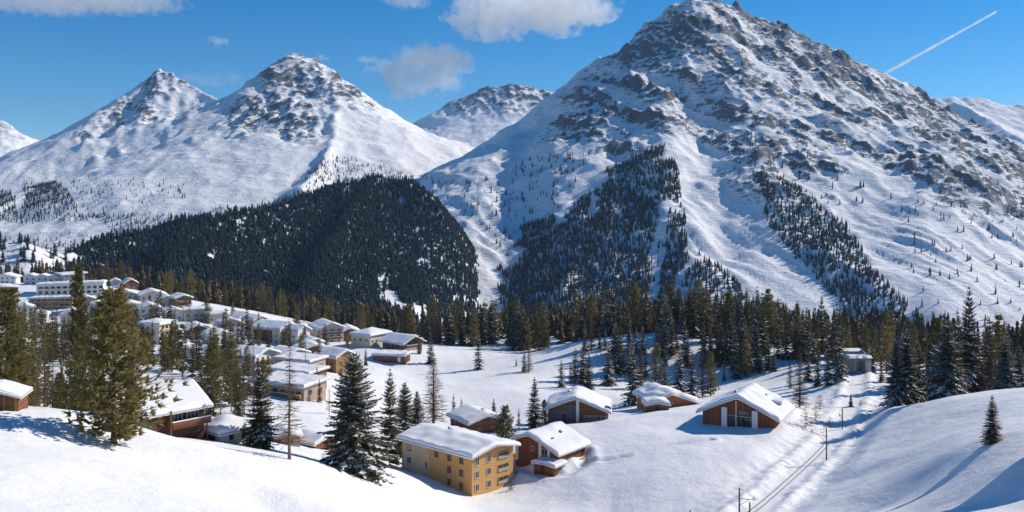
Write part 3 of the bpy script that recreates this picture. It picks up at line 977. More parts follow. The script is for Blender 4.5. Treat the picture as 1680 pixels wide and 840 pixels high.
HOUSES = []
class House:
    """local x runs along the ridge; the gable fronts are x+ and x-; yaw is the way x+ looks (0 = picture right, -90 = towards the camera)"""
    def __init__(self, name, label, cat, u, D, yaw, L, W, H, pitch=.4, y0=0.0, oh=(.9, .9), roof='gable', wall='brown', snow=.7, group=None, z=None, dz=0.0, deck='deck', vb=None):
        x = (u - CX) / F * D
        self.x, self.y = x, D
        HOUSES.append((x, D, math.hypot(L, W) / 2))
        yr = math.radians(yaw)
        if vb is not None:
            z = max((HV - vb) / F * (D - .42 * min(L, W)), g1(x, D) - .5)
        elif z is None:
            z = g1(x, D) + dz
        self.z = z
        self.L, self.W, self.H, self.pitch, self.y0, self.oh, self.kind = L, W, H, pitch, y0, oh, roof
        self.e = thing(name, label, cat, (x, D, z), yaw, group)
        self.rnd = random.Random(int(abs(u) * 7 + D))
        self.ridge = H + pitch * (W / 2 - abs(y0)) if roof == 'gable' else H
        self.walls(wall)
        self.roof(deck, snow)
        self.wallm = wall
    def rz(self, X, Y):
        L, W = self.L, self.W
        if self.kind == 'gable':
            hi = self.H + self.pitch * (W / 2 + abs(self.y0))
            return hi - self.pitch * np.abs(Y - self.y0) if self.y0 == 0 else self.ridge_h() - self.pitch * np.abs(Y - self.y0)
        if self.kind == 'hip':
            return self.H + self.pitch * np.minimum(W / 2 - np.abs(Y), L / 2 - np.abs(X))
        return self.H + self.pitch * (Y + W / 2)          # lean-to / nearly flat
    def ridge_h(self):
        return self.H + self.pitch * (self.W / 2 - abs(self.y0)) + self.pitch * abs(self.y0)
    def walls(self, wall):
        L, W = self.L, self.W
        ys = sorted({-W / 2, W / 2, self.y0 if self.kind == 'gable' else 0.0})
        top = [(y, float(self.rz(np.array(0.0 if self.kind != 'hip' else L / 2), np.array(y))) - .03) for y in ys]
        if self.kind == 'hip':
            top = [(-W / 2, self.H - .03), (W / 2, self.H - .03)]
        prof = [(-W / 2, -4.0), (W / 2, -4.0)] + top[::-1]
        m = MB()
        m.prism_x(prof, -L / 2, L / 2)
        self.wall = m.build('wall', M[wall], self.e)
    def roof(self, deck, snow):
        L, W = self.L, self.W
        Lo, Wo = L / 2 + self.oh[0], W / 2 + self.oh[1]
        if self.kind == 'gable':
            xs, ys = np.array([-Lo, Lo]), np.array([-Wo, self.y0, Wo])
        elif self.kind == 'hip':
            xs, ys = np.linspace(-Lo, Lo, 25), np.linspace(-Wo, Wo, 25)
        else:
            xs, ys = np.array([-Lo, Lo]), np.array([-Wo, Wo])
        X, Y = np.meshgrid(xs, ys, indexing='ij')
        z = self.rz(X, Y)
        V, Fc = shell(xs, ys, z + .24, z)
        self.rf = link_mesh('roof', V, Fc, M[deck], self.e)
        if snow > 0:
            o = .10
            q = np.array([0, .04, .10, .18, .3, .45, .65])
            n = max(10, int(L / .9)), max(10, int(W / .8))
            xs = np.r_[-Lo - o + q, np.linspace(-Lo + .8, Lo - .8, n[0]), (Lo + o - q)[::-1]]
            ys = np.r_[-Wo - o + q, np.linspace(-Wo + .8, Wo - .8, n[1]), (Wo + o - q)[::-1]]
            X, Y = np.meshgrid(xs, ys, indexing='ij')
            e = np.minimum(Lo + o - np.abs(X), Wo + o - np.abs(Y))
            sd = self.rnd.randint(0, 999)
            sn = snow * bez_edge(e, min(.65, snow)) * (1 + .42 * gn(X / 3.0 + sd, Y / 2.4, sd) + .14 * gn(X / .9, Y / .9, sd + 1))
            z = self.rz(X, Y) + .245
            if self.kind == 'gable':      # the snow bridges the ridge softly
                z = z - self.pitch * .9 * np.exp(-np.abs(Y - self.y0) / .9) * .6
                sn = sn + self.pitch * .9 * np.exp(-np.abs(Y - self.y0) / .9) * .6
            V, Fc = shell(xs, ys, z + np.maximum(sn, .0), z - .0 + .006 * (e <= 0) - .30 * (bez_edge(e, .3) < .2))
            self.sn = link_mesh('roof_snow', V, Fc, M['roof_snow'], self.rf, True)
    # a face's own frame: a runs to the right as seen from outside
    def fr(self, face, a, z, out):
        L, W = self.L, self.W
        return {'x+': (L / 2 + out, a, z), 'x-': (-L / 2 - out, -a, z), 'y+': (-a, W / 2 + out, z), 'y-': (a, -W / 2 - out, z)}[face]
    def fbox(self, m, face, a0, a1, z0, z1, o0, o1):
        p, q = self.fr(face, a0, z0, o0), self.fr(face, a1, z1, o1)
        m.box(min(p[0], q[0]), max(p[0], q[0]), min(p[1], q[1]), max(p[1], q[1]), z0, z1)
    def part(self, name, mat, boxes, parent=None):
        m = MB()
        for b in boxes:
            self.fbox(m, *b)
        return m.build(name, M[mat], parent or self.e)
    def window(self, face, a, z, w=1.1, h=1.3, frame='frame', near=True, mull=True, out=0.0):
        t = .09
        a0, a1 = a - w / 2, a + w / 2
        if not near:
            f = self.part('window', 'glass', [(face, a0, a1, z, z + h, out - .1, out + .05)])
            return f
        bx = [(face, a0 - t, a0, z, z + h, out - .05, out + .13), (face, a1, a1 + t, z, z + h, out - .05, out + .13), (face, a0 - t, a1 + t, z + h, z + h + t, out - .05, out + .14), (face, a0 - t - .05, a1 + t + .05, z - t, z, out - .05, out + .18)]
        if mull and w > .9:
            for k_ in range(1, max(2, round(w / .75))):
                c = a0 + w * k_ / max(2, round(w / .75))
                bx.append((face, c - .035, c + .035, z + .002, z + h - .002, out - .05, out + .10))
        f = self.part('window', frame, bx)
        self.part('pane', 'glass', [(face, a0, a1, z, z + h, out - .08, out + .03)], f)
        return f
    def windows(self, face, cols, rows, w=1.1, h=1.3, **kw):
        for z in rows:
            for a in cols:
                self.window(face, a, z, w, h, **kw)
    def balcony(self, face, a0, a1, z, depth=1.4, mat='brown', rail=.95):
        f = self.part('balcony', mat, [(face, a0, a1, z - .16, z, .01, depth), (face, a0, a1, z + .1, z + rail, depth - .08, depth), (face, a0, a0 + .07, z + .1, z + rail, .01, depth - .09), (face, a1 - .07, a1, z + .1, z + rail, .01, depth - .09),
                                       (face, a0 + .1, a0 + .2, z - .02, z + .12, depth - .075, depth - .004), (face, a1 - .2, a1 - .1, z - .02, z + .12, depth - .075, depth - .004)])
        self.part('rail_snow', 'roof_snow', [(face, a0 - .02, a1 + .02, z + rail + .004, z + rail + .16, depth - .16, depth + .06)], f)
        return f
    def chimney(self, x, y, w=.7, h=1.3):
        z = float(self.rz(np.array(x), np.array(y)))
        m = MB(); m.box(x - w / 2, x + w / 2, y - w / 2, y + w / 2, z - .2, z + h)
        m.box(x - w / 2 - .08, x + w / 2 + .08, y - w / 2 - .08, y + w / 2 + .08, z + h + .25, z + h + .33)
        for sx in (-1, 1):
            for sy in (-1, 1):
                m.box(x + sx * w * .38 - .06, x + sx * w * .38 + .06, y + sy * w * .38 - .06, y + sy * w * .38 + .06, z + h, z + h + .25)
        c = m.build('chimney', M['stone'], self.rf)
        xs, ys = np.linspace(x - w / 2 - .1, x + w / 2 + .1, 7), np.linspace(y - w / 2 - .1, y + w / 2 + .1, 7)
        X, Y = np.meshgrid(xs, ys, indexing='ij')
        e = np.minimum(w / 2 + .1 - np.abs(X - x), w / 2 + .1 - np.abs(Y - y))
        V, Fc = shell(xs, ys, z + h + .335 + .38 * bez_edge(e, .35), np.full(X.shape, z + h + .332))
        link_mesh('chimney_snow', V, Fc, M['roof_snow'], self.rf, True)

# --- the ochre block with three storeys (gable front x+, long shaded side y-)
h = House('apartment_block', 'three storey ochre timber block with thick snow on its low roof, below the meadow', 'house', 750, 212.5, -43, 24.0, 13.6, 9.3, .20, 0, (1.3, 1.2), wall='ochre', snow=.75, z=-63.9)
h.windows('x+', [-5.2, -1.4], [1.2, 4.1, 7.0], 1.15, 1.45, frame='wframe')
for z in (1.05, 3.95, 6.85):
    h.window('x+', 3.4, z, 3.3, 1.55, frame='ochre_trim')
    h.part('balcony_rail', 'grey', [('x+', 1.7, 5.1, z, z + .75, .16, .22)])
h.windows('y-', [8.6, 4.6], [1.2, 4.1, 6.9], 1.2, 1.5, frame='ochre_trim')
h.window('y-', .2, 6.9, 1.1, 1.3, frame='ochre_trim')
h.part('wall_panel', 'sand', [('y-', -11.9, -2.2, -3, 8.95, .0, .10)])
h.windows('y-', [-9.4], [3.6, 6.6], 1.5, 1.5, frame='wframe', out=.10)
h.windows('y-', [-3.2], [3.4], 1.0, 1.7, frame='wframe', out=.10)
h.part('drainpipe', 'ochre_trim', [('y-', 11.95, 12.10, -3, 9.0, .0, .14)])
h.part('corner_post', 'ochre_trim', [('y-', -12.2, -11.95, -3, 8.9, .0, .12)])
h.chimney(-3.5, 1.0, .8, .9)
h.part('balcony', 'ochre_trim', [('y+', -11.5, -6.2, 2.7, 2.86, .01, 1.7), ('y+', -11.5, -6.2, 2.86, 3.7, 1.62, 1.7), ('y+', -11.5, -6.2, 5.7, 5.86, .01, 1.7), ('y+', -11.5, -6.2, 5.86, 6.7, 1.62, 1.7)])

# --- small red-brown chalet right of it
h = House('chalet', 'small red brown chalet with low annex and a plowed path round its front', 'house', 903, 220, -128, 11.5, 13.0, 3.6, .42, -1.6, (1.3, .9), wall='redbrown', snow=.75, vb=757)
h.part('wall_post', 'white', [('x+', -6.1, -5.5, -.6, 3.9, .01, .30)])
h.part('wall_post', 'white', [('x+', .8, 1.5, -.8, 5.2, .01, .30)])
h.part('wall_post', 'white', [('x+', 3.5, 4.0, -.8, 4.2, .01, .30)])
h.window('x+', 2.45, 1.8, 1.5, 1.5, frame='wframe')
h.window('x+', -1.2, 2.3, 1.0, 1.1, frame='wframe')
h.window('x+', 5.2, .2, 1.0, 1.0, frame='frame')
h.windows('y+', [-3.2, -.6, 2.2], [.9], 1.3, 1.2, frame='frame')
h.part('balcony', 'orange', [('y+', -5.2, 3.0, -.9, -.75, .01, 1.3), ('y+', -5.2, 3.0, -.7, .25, 1.2, 1.3)])
h.part('door', 'dark', [('y+', 4.1, 5.1, -.4, 1.7, .0, .06)])
h.chimney(-2.0, 1.8, .8, .8)
h.part('skylight', 'glass', [('y+', -3.6, -2.4, 5.5, 5.56, -4.4, -3.4)])
h = House('shed', 'low wooden annex under a pillow of snow in front of the small red brown chalet', 'shed', 901, 211.5, -128, 4.2, 6.0, 1.6, .10, 0, (.4, .5), wall='brown', snow=.6, z=-61.2)
h.windows('y+', [-.8, 1.0], [.6], 1.0, .8, frame='frame', near=True)
h.part('door', 'dark', [('x+', -1.0, 0.1, -.3, 1.7, .0, .06)])

# --- grey barn-like house beyond
h = House('chalet', 'grey boarded house with white corner post and porch at the meadow edge', 'house', 950, 268, -97, 14.5, 17.5, 2.6, .40, -.8, (1.2, 1.0), wall='brown', snow=.8, vb=686)
h.part('wall_panel', 'slate', [('x+', -8.7, -.52, -2.5, 2.3, .01, .09), ('x+', -6.4, -.52, 2.302, 3.2, .01, .09), ('x+', -4.2, -.52, 3.202, 4.1, .01, .09)])
h.part('wall_post', 'white', [('x+', -.5, .35, -2.5, 5.8, .01, .7)])
h.part('porch_wall', 'orange', [('x+', 1.4, 8.6, -.6, 1.35, .02, .28)])
h.windows('x+', [2.8, 4.4, 6.0, 7.5], [-.1], 1.0, 1.15, frame='wframe', out=.28)
h.part('porch_post', 'frame', [('x+', 8.3, 8.5, -2, 2.4, .9, 1.1)])
h.part('sun_screen', 'tan', [('y+', -7.0, -3.6, 2.9, 5.0, .85, 1.0)])
h.chimney(-2, -3, .8, .9)
h.part('door', 'dark', [('x+', -4.5, -3.5, -1, 1.3, .09, .14)])

# --- orange chalet with rounded snow and its low shed
h = House('chalet', 'orange boarded chalet under rounded snow beside a low snow capped shed', 'house', 1094, 288, -74, 13.5, 15.0, 2.5, .36, -2.0, (1.1, 1.2), wall='orange', snow=1.2, vb=672)
h.windows('x+', [1.0, 3.2, 5.6], [.3], 1.2, 1.1, frame='frame')
h.window('x+', -2.0, 1.9, 1.3, 1.1, frame='wframe')
h.part('balcony', 'brown', [('x+', 2.2, 7.2, -.7, -.55, .01, 1.3), ('x+', 2.2, 7.2, -.5, .2, 1.2, 1.3)])
h.chimney(1, 2.5, .8, .9)
h = House('shed', 'low brown shed with a thick cap of snow, tucked against the orange chalet', 'shed', 1076, 272, -88, 5.5, 7.0, 1.7, .22, 0, (.4, .4), wall='brown', snow=1.0, vb=674)
h.part('door', 'dark', [('x+', -.6, .6, -.5, 1.4, .0, .06)])

# --- the big chalet with white pillars
h = House('chalet', 'broad chalet with white pillars and tall gable window, beside the railway cutting', 'house', 1224, 237, -119, 15.5, 19.0, 2.9, .47, 0, (1.5, 1.3), wall='redbrown', snow=.85, vb=700)
h.part('wall_pillar', 'white', [('x+', -4.3, -2.9, -2.5, 4.5, .01, .65)])
h.part('wall_pillar', 'white', [('x+', 3.6, 5.0, -2.5, 4.3, .01, .65)])
h.part('gable_window', 'wframe', [('x+', -.75, -.45, -.5, 6.3, .01, .25), ('x+', -2.85, 3.55, -.75, -.5, .01, .3), ('x+', -2.85, 3.55, 2.35, 2.5, .01, .12)])
g = h.part('gable_glazing', 'dark', [('x+', -2.85, -.78, -.48, 2.33, .0, .05), ('x+', -.42, 3.55, -.48, 2.33, .0, .05)])
h.windows('x+', [-2.2, -1.3], [.0], .75, 2.1, frame='dark', out=.05)
h.windows('x+', [.6, 2.0, 3.0], [.0], .85, 2.1, frame='dark', out=.05)
h.window('x+', 1.4, 2.8, 2.8, 1.2, frame='dark')
h.windows('y+', [-5.5, -3.5, 3.0], [.1], 1.2, 1.0, frame='frame')
h.part('terrace', 'roof_snow', [('x+', -4.6, 5.3, -2.6, -1.0, .7, 2.6)])
h.part('firewood', 'tan', [('y+', -7.2, -5.0, -2.4, -.4, .05, .8)])
h.chimney(2.0, -2.2, .9, 1.0)
h.chimney(-3.5, 4.5, .6, .8)
h.part('dormer', 'redbrown', [('y+', 2.2, 5.6, 2.0, 4.7, -4.0, -1.0)])
h.part('dormer_snow', 'roof_snow', [('y+', 1.9, 5.9, 4.704, 5.5, -5.0, -.5)])

# --- brown house peeping out behind the ochre block
h = House('chalet', 'low brown boarded house half hidden behind the snowy roof of the ochre block', 'house', 782, 252, -60, 12.0, 10.5, 3.6, .30, 0, (1.0, 1.0), wall='brown', snow=.7, vb=711)
h.windows('y-', [-3, 0, 3], [1.2], 1.2, 1.1)
h.windows('x+', [-2.2, 1.8], [1.2, 3.2], 1.1, 1.0)
h.chimney(2, 1, .7, .9)

# --- dark chalet behind the left crest
h = House('chalet', 'dark timber chalet with a deep white roof and balcony, just behind the near crest', 'house', 250, 148.5, 50, 13.5, 9.4, 5.2, .55, 0, (.9, 1.2), wall='dark', snow=.55, vb=727)
h.windows('y-', [1.6, 4.6], [2.7], 2.0, 1.35, frame='wframe')
h.window('y-', -3.2, 2.2, 2.4, 1.3, frame='orange')
h.part('door', 'orange', [('y-', -5.9, -4.9, 1.5, 3.5, .0, .07)])
h.balcony('y-', .2, 7.2, 2.1, 1.5, 'brown')
h.part('balcony_post', 'brown', [('y-', -.1, .12, -1, 5.0, 1.2, 1.42)])
h.part('balcony_post', 'brown', [('y-', 6.5, 6.7, -1, 5.0, 1.0, 1.2)])
h.part('purlin', 'redbrown', [('y-', -6.7, 7.3, 4.72, 4.95, .02, .9)])
h.windows('x+', [-2.0, 1.5], [2.5], 1.2, 1.2)
h.chimney(-3.0, -1.0, .9, 1.0)
h = House('hut', 'small hipped hut with dark open front, right of the dark timber chalet', 'hut', 371, 156, -40, 7.0, 6.6, 2.3, .38, 0, (.8, .8), 'hip', wall='cream', snow=.65, vb=727)
h.part('door', 'dark', [('y-', -1.6, 1.9, -.4, 1.9, .0, .06)])
h.windows('x+', [-1.2, 1.2], [.7], .9, .9, frame='wframe')
h = House('hut', 'weathered plank hut cut off by the picture edge on the near slope', 'hut', -6, 121, -75, 5.0, 6.6, 2.2, .34, 0, (.5, .4), wall='brown', snow=.30, vb=686)
h.part('door', 'dark', [('x+', -1.0, .2, -.2, 1.7, .0, .06)])
h.part('corner_post', 'tan', [('x+', 2.9, 3.2, -.6, 2.3, .02, .14)])
h.part('corner_post', 'tan', [('x+', 1.5, 1.7, -.6, 2.6, .02, .10)])

# --- huts between the trees below the crest
h = House('hut', 'brown hut with a lean snowy roof between the bare larch and the big snowy spruce', 'hut', 516, 196, -35, 7.5, 6.5, 2.4, .28, 0, (.7, .8), wall='redbrown', snow=.6, vb=744)
h.windows('y-', [-1.5, 1.5], [.8], .9, .9)
h.part('door', 'dark', [('x+', -.5, .6, -.3, 1.7, .0, .06)])
h = House('hut', 'tan hut right behind the trunk of the bare larch', 'hut', 466, 190, -70, 6.0, 6.0, 2.6, .3, 0, (.6, .6), wall='pink', snow=.5, vb=742)
h.windows('x+', [-1.2, 1.2], [.9], .9, 1.0, frame='wframe')

# --- village
def generic(h, fl, faces, w=1.1, hh=1.25, sp=2.8, frame='wframe', z0=.9, fh=2.8, near=True, bal=None, balmat='brown'):
    for f in faces:
        ln = h.W if f[0] == 'x' else h.L
        n = max(1, int((ln - 1.2) / sp))
        cols = [(-.5 + (i + .5) / n) * (ln - .8) for i in range(n)]
        for k_ in range(fl):
            for a in cols:
                h.window(f, a, z0 + k_ * fh, w, hh, frame=frame, near=near)
        if bal == f:
            for k_ in range(1, fl):
                h.balcony(f, -ln * .42, ln * .42, z0 + k_ * fh - .75, 1.3, balmat)

h = House('apartment_house', 'beige three storey block with a flat hip of snow, sunny balconies on its right side', 'house', 258, 404, -18, 10.5, 10.0, 9.6, .26, 0, (1.0, 1.0), 'hip', wall='beige', snow=.7, vb=566)
for z in (1.1, 4.0, 6.9):
    h.windows('y-', [-3.3, -.9], [z], 1.1, 1.2)
    h.balcony('x+', -4.2, 4.0, z - .6, 1.3, 'ochre_trim')
    h.windows('x+', [-2.6, 0, 2.6], [z], 1.5, 1.5)
h.chimney(1, 1, .8, 1.0)
h = House('hotel', 'long pale house with brown shaded side and twin gables on the upper village edge', 'house', 452, 468, -30, 19, 13, 8.0, .42, 0, (1.4, 1.2), wall='cream', snow=.6, vb=566)
generic(h, 3, ['x+', 'y-'], 1.3, 1.3, 3.0, bal='x+')
h.part('lower_boards', 'brown', [('y-', -9.4, 4.0, .3, 6.8, .16, .24)])
h = House('hotel', 'small white house leaning on the twin gabled pale house, half behind a spruce', 'house', 488, 462, -30, 9, 9, 7.4, .5, 0, (.9, .9), wall='white', snow=.6, vb=566)
generic(h, 2, ['x+', 'y-'])
h = House('hotel', 'cream hotel with stacked balconies in the gable and trees on its right', 'house', 536, 480, -60, 16, 13.5, 8.8, .40, 0, (1.3, 1.2), wall='cream', snow=.6, vb=566)
generic(h, 3, ['x+', 'y-'], 1.3, 1.3, 3.2, bal='x+')
h = House('house', 'brown roofed wing with wooden balconies to the right of the cream hotel', 'house', 572, 490, -70, 14, 9.5, 6.6, .36, 0, (1.0, 1.0), wall='brown', snow=.6, vb=564)
generic(h, 2, ['x+', 'y-'])
h = House('hotel', 'wide pale hall with windowless walls and a hipped snow roof next to the brown gable', 'house', 608, 462, -32, 13, 15.5, 7.4, .30, 0, (.9, .9), 'hip', wall='beige', snow=.7, vb=572)
generic(h, 1, ['x+'], z0=3.6)
h.windows('y-', [-4, 0, 4], [4.2], 1.2, 1.0)
h = House('chalet', 'brown chalet with big overhanging gable and partly bare grey roof right of the pale hall', 'house', 660, 452, -42, 16, 12.5, 4.8, .46, 0, (2.0, 1.5), wall='brown', snow=.35, vb=577)
generic(h, 2, ['x+', 'y-'], z0=.6, fh=2.4, sp=3.0)
h.balcony('x+', -5, 5, 2.5, 1.4)
h.part('wall_base', 'white', [('x+', -5.5, 2.5, -1, 1.9, .02, .12)])
h = House('shed', 'long low brown shed with a flat snow roof at the edge of the snow field', 'shed', 643, 424, -12, 15.5, 8.5, 2.6, .05, 0, (.7, .7), 'lean', wall='brown', snow=.7, vb=592)
h.part('door', 'white', [('y-', 4.4, 5.8, -.2, 2.0, .0, .06)])
h.part('door', 'dark', [('x+', -1.2, .6, -.2, 2.0, .0, .06)])
h.windows('y-', [-5, -1], [.9], 1.4, .9, near=True)
h = House('apartment_house', 'white house with dark window slots and a broad gabled roof above the terraced roofs', 'house', 414, 338, -24, 12.5, 12.5, 8.4, .34, 0, (1.5, 1.2), wall='white', snow=.6, vb=622)
h.windows('y-', [-4.4, -1.0, 2.6], [1.0, 3.8, 6.5], 1.0, 1.3)
generic(h, 3, ['x+'], bal='x+')
h = House('house', 'pink brown boarded house with a small gable beside the white house', 'house', 474, 352, -40, 11, 10, 5.6, .34, 0, (1.0, 1.0), wall='pink', snow=.5, vb=604)
generic(h, 2, ['x+', 'y-'], z0=.6, fh=2.5, sp=3.4)
h = House('house', 'house with a round hollow in its snowy roof, above the ochre gable', 'house', 510, 392, -62, 11, 13, 4.6, .36, 0, (1.2, 1.2), wall='brown', snow=.8, vb=592)
generic(h, 1, ['x+', 'y-'], z0=1.6)
h = House('chalet', 'tall ochre brown chalet with a steep gable, left of the long low shed', 'house', 549, 360, -36, 12, 9.5, 7.6, .46, 0, (1.2, 1.2), wall='tan', snow=.55, vb=615)
generic(h, 2, ['x+', 'y-'], z0=1.2, fh=2.9, sp=3.2, frame='frame')
h = House('terrace_house', 'upper of three stepped terrace houses with flat white roofs on the slope', 'house', 492, 330, -28, 17, 9, 5.0, .05, 0, (.8, .8), 'lean', wall='pink', snow=.55, vb=613, group='stepped terrace houses')
generic(h, 1, ['y-', 'x+'], z0=2.0, w=1.8, hh=1.5, sp=3.0)
h.balcony('y-', -8, 8, 1.5, 1.2, 'tan')
h = House('terrace_house', 'middle of three stepped terrace houses with flat white roofs on the slope', 'house', 486, 304, -28, 19, 9, 4.6, .05, 0, (.8, .8), 'lean', wall='brown', snow=.6, vb=634, group='stepped terrace houses')
generic(h, 1, ['y-', 'x+'], z0=1.8, w=1.8, hh=1.5, sp=3.0)
h.balcony('y-', -9, 9, 1.3, 1.2, 'tan')
h = House('terrace_house', 'lowest of three stepped terrace houses with flat white roofs on the slope', 'house', 476, 276, -28, 20, 10, 4.6, .06, 0, (1.0, 1.2), 'lean', wall='pink', snow=.7, vb=664, group='stepped terrace houses')
generic(h, 1, ['y-', 'x+'], z0=1.8, w=1.8, hh=1.5, sp=3.0)
h.balcony('y-', -9.5, 9.5, 1.3, 1.3, 'tan')
# upper village on the left
h = House('hotel', 'long white apartment hotel under a straight flat snow roof, behind the tall pines', 'house', 118, 588, -74, 12, 40, 6.6, .02, 0, (.6, .6), 'lean', wall='white', snow=.9, vb=504)
for z in (.8, 3.8):
    h.windows('x+', [-17.5 + 3.6 * i for i in range(11)], [z], 2.0, 1.6, near=True)
h.balcony('x+', -19, 6, 3.0, 1.5, 'cream')
h = House('hotel', 'lower white wing with brown balcony bands in front of the long apartment hotel', 'house', 88, 556, -86, 10, 26, 5.6, .02, 0, (.6, .6), 'lean', wall='pink', snow=.8, vb=524)
for z in (.7, 3.6):
    h.windows('x+', [-10.5 + 3.5 * i for i in range(7)], [z], 2.0, 1.5, near=True)
    h.balcony('x+', -12, 12, z - .7, 1.4, 'tan')
h = House('apartment_house', 'tall brown apartment tower at the very left edge of the village', 'house', 6, 500, -55, 15, 13, 22.5, .10, 0, (.9, .9), wall='tan', snow=.5, vb=541)
for k_ in range(7):
    h.windows('x+', [-4, 0, 4], [1.2 + 3 * k_], 1.8, 1.6)
    h.windows('y-', [-4.5, 0, 4.5], [1.2 + 3 * k_], 1.5, 1.5)
    h.balcony('x+', -6, 6, .6 + 3 * k_, 1.3, 'white')
row = 'gabled row houses above the long hotel'
for i, (u, D, lab) in enumerate([(52, 632, 'leftmost white row house with low snowy gable above the long hotel'), (72, 630, 'middle white row house with low snowy gable above the long hotel'), (90, 628, 'white row house with low snowy gable that touches the grey house')]):
    h = House('row_house', lab, 'house', u, D, -72, 10, 8.6, 6.0, .36, 0, (.9, .7), wall='white', snow=.6, vb=471, group=row)
    generic(h, 2, ['x+'], near=True)
    generic(h, 2, ['y-'], near=True, sp=3.6)
h = House('apartment_house', 'grey block with a wide flat overhanging roof at the top of the village', 'house', 117, 625, -50, 15, 14, 8.4, .05, 0, (1.6, 1.6), 'lean', wall='grey', snow=.6, vb=474)
generic(h, 3, ['x+', 'y-'], sp=3.0)
h = House('house', 'white house with snowy roof at the left picture edge behind the brown tower', 'house', 12, 640, -75, 12, 14, 5.0, .3, 0, (.9, .9), wall='white', snow=.7, vb=470)
generic(h, 2, ['x+', 'y-'])
h = House('hut', 'small pale hut with a snow cap against the dark woods, left of its brown twin', 'hut', 189, 640, -60, 6, 6, 5.0, .5, 0, (.6, .6), wall='grey', snow=.6, vb=474)
generic(h, 1, ['x+', 'y-'], z0=2.2)
h = House('hut', 'small reddish brown chalet with a peaked snow roof against the dark woods', 'hut', 212, 630, -50, 8, 8, 5.2, .62, 0, (1.0, 1.0), wall='redbrown', snow=.6, vb=478)
generic(h, 2, ['x+', 'y-'], z0=.9, fh=2.4)
h = House('house', 'cream house with rounded snow roof, left one of a pair under the tree belt', 'house', 207, 560, -62, 12, 14, 5.6, .34, 0, (1.0, 1.0), wall='cream', snow=.8, vb=500)
generic(h, 2, ['x+', 'y-'], z0=.6, fh=2.5)
h = House('house', 'cream house with rounded snow roof, right one of a pair under the tree belt', 'house', 249, 560, -62, 12, 15, 5.6, .34, 0, (1.0, 1.0), wall='cream', snow=.8, vb=500)
generic(h, 2, ['x+', 'y-'], z0=.6, fh=2.5)
h = House('house', 'white two storey house with arched gable right behind the beige block', 'house', 244, 500, -60, 11, 11, 6.0, .4, 0, (1.0, 1.0), wall='white', snow=.7, vb=523)
generic(h, 2, ['x+', 'y-'])
h = House('house', 'white house with brown shutters and snow roof down the lane from the cream pair', 'house', 214, 520, -62, 12, 12, 6.0, .3, 0, (1.0, 1.0), wall='white', snow=.7, vb=520)
generic(h, 2, ['x+', 'y-'], frame='frame')
h = House('chalet', 'narrow tan chalet with a bright sunlit gable between dark spruces', 'house', 296, 540, -48, 10, 9.5, 8.6, .36, 0, (1.0, 1.0), wall='tan', snow=.7, vb=515)
generic(h, 3, ['x+', 'y-'], bal='x+', frame='frame')
h = House('apartment_house', 'flat roofed sandy building with two chimneys beside the tan chalet', 'house', 324, 505, -66, 12, 15, 7.6, .03, 0, (.5, .5), 'lean', wall='beige', snow=.6, vb=532)
generic(h, 2, ['x+', 'y-'])
h.chimney(-3, -4, .9, 1.6); h.chimney(-3, 3, .9, 1.4)
h = House('house', 'low sandy annex with a brown fascia right of the flat roofed building', 'house', 352, 500, -66, 10, 9, 5.6, .04, 0, (.8, .8), 'lean', wall='beige', snow=.7, vb=532)
generic(h, 1, ['x+', 'y-'], z0=2.0)
h = House('house', 'house seen as a bright snow roof between the spruces left of the twin gabled house', 'house', 397, 510, -40, 12, 11, 5.6, .42, 0, (1.0, 1.0), wall='white', snow=.7, vb=537)
generic(h, 2, ['x+', 'y-'])
h = House('house', 'small house with a short snowy roof touching the twin gabled pale house', 'house', 420, 500, -40, 9, 8, 5.6, .42, 0, (1.0, 1.0), wall='pink', snow=.7, vb=540)
generic(h, 2, ['x+', 'y-'])
h = House('chalet', 'brown gabled chalet buried among trees below the flat roofed building', 'house', 346, 365, -58, 10, 9, 4.6, .45, 0, (1.3, 1.2), wall='tan', snow=.5, vb=606)
generic(h, 2, ['x+', 'y-'], z0=.5, fh=2.3, frame='frame')
h = House('house', 'white low house with snow pillow roof in the hollow below the beige block', 'house', 300, 372, -60, 10, 10, 3.6, .3, 0, (1.0, 1.0), wall='white', snow=.9, vb=590)
generic(h, 1, ['x+', 'y-'])

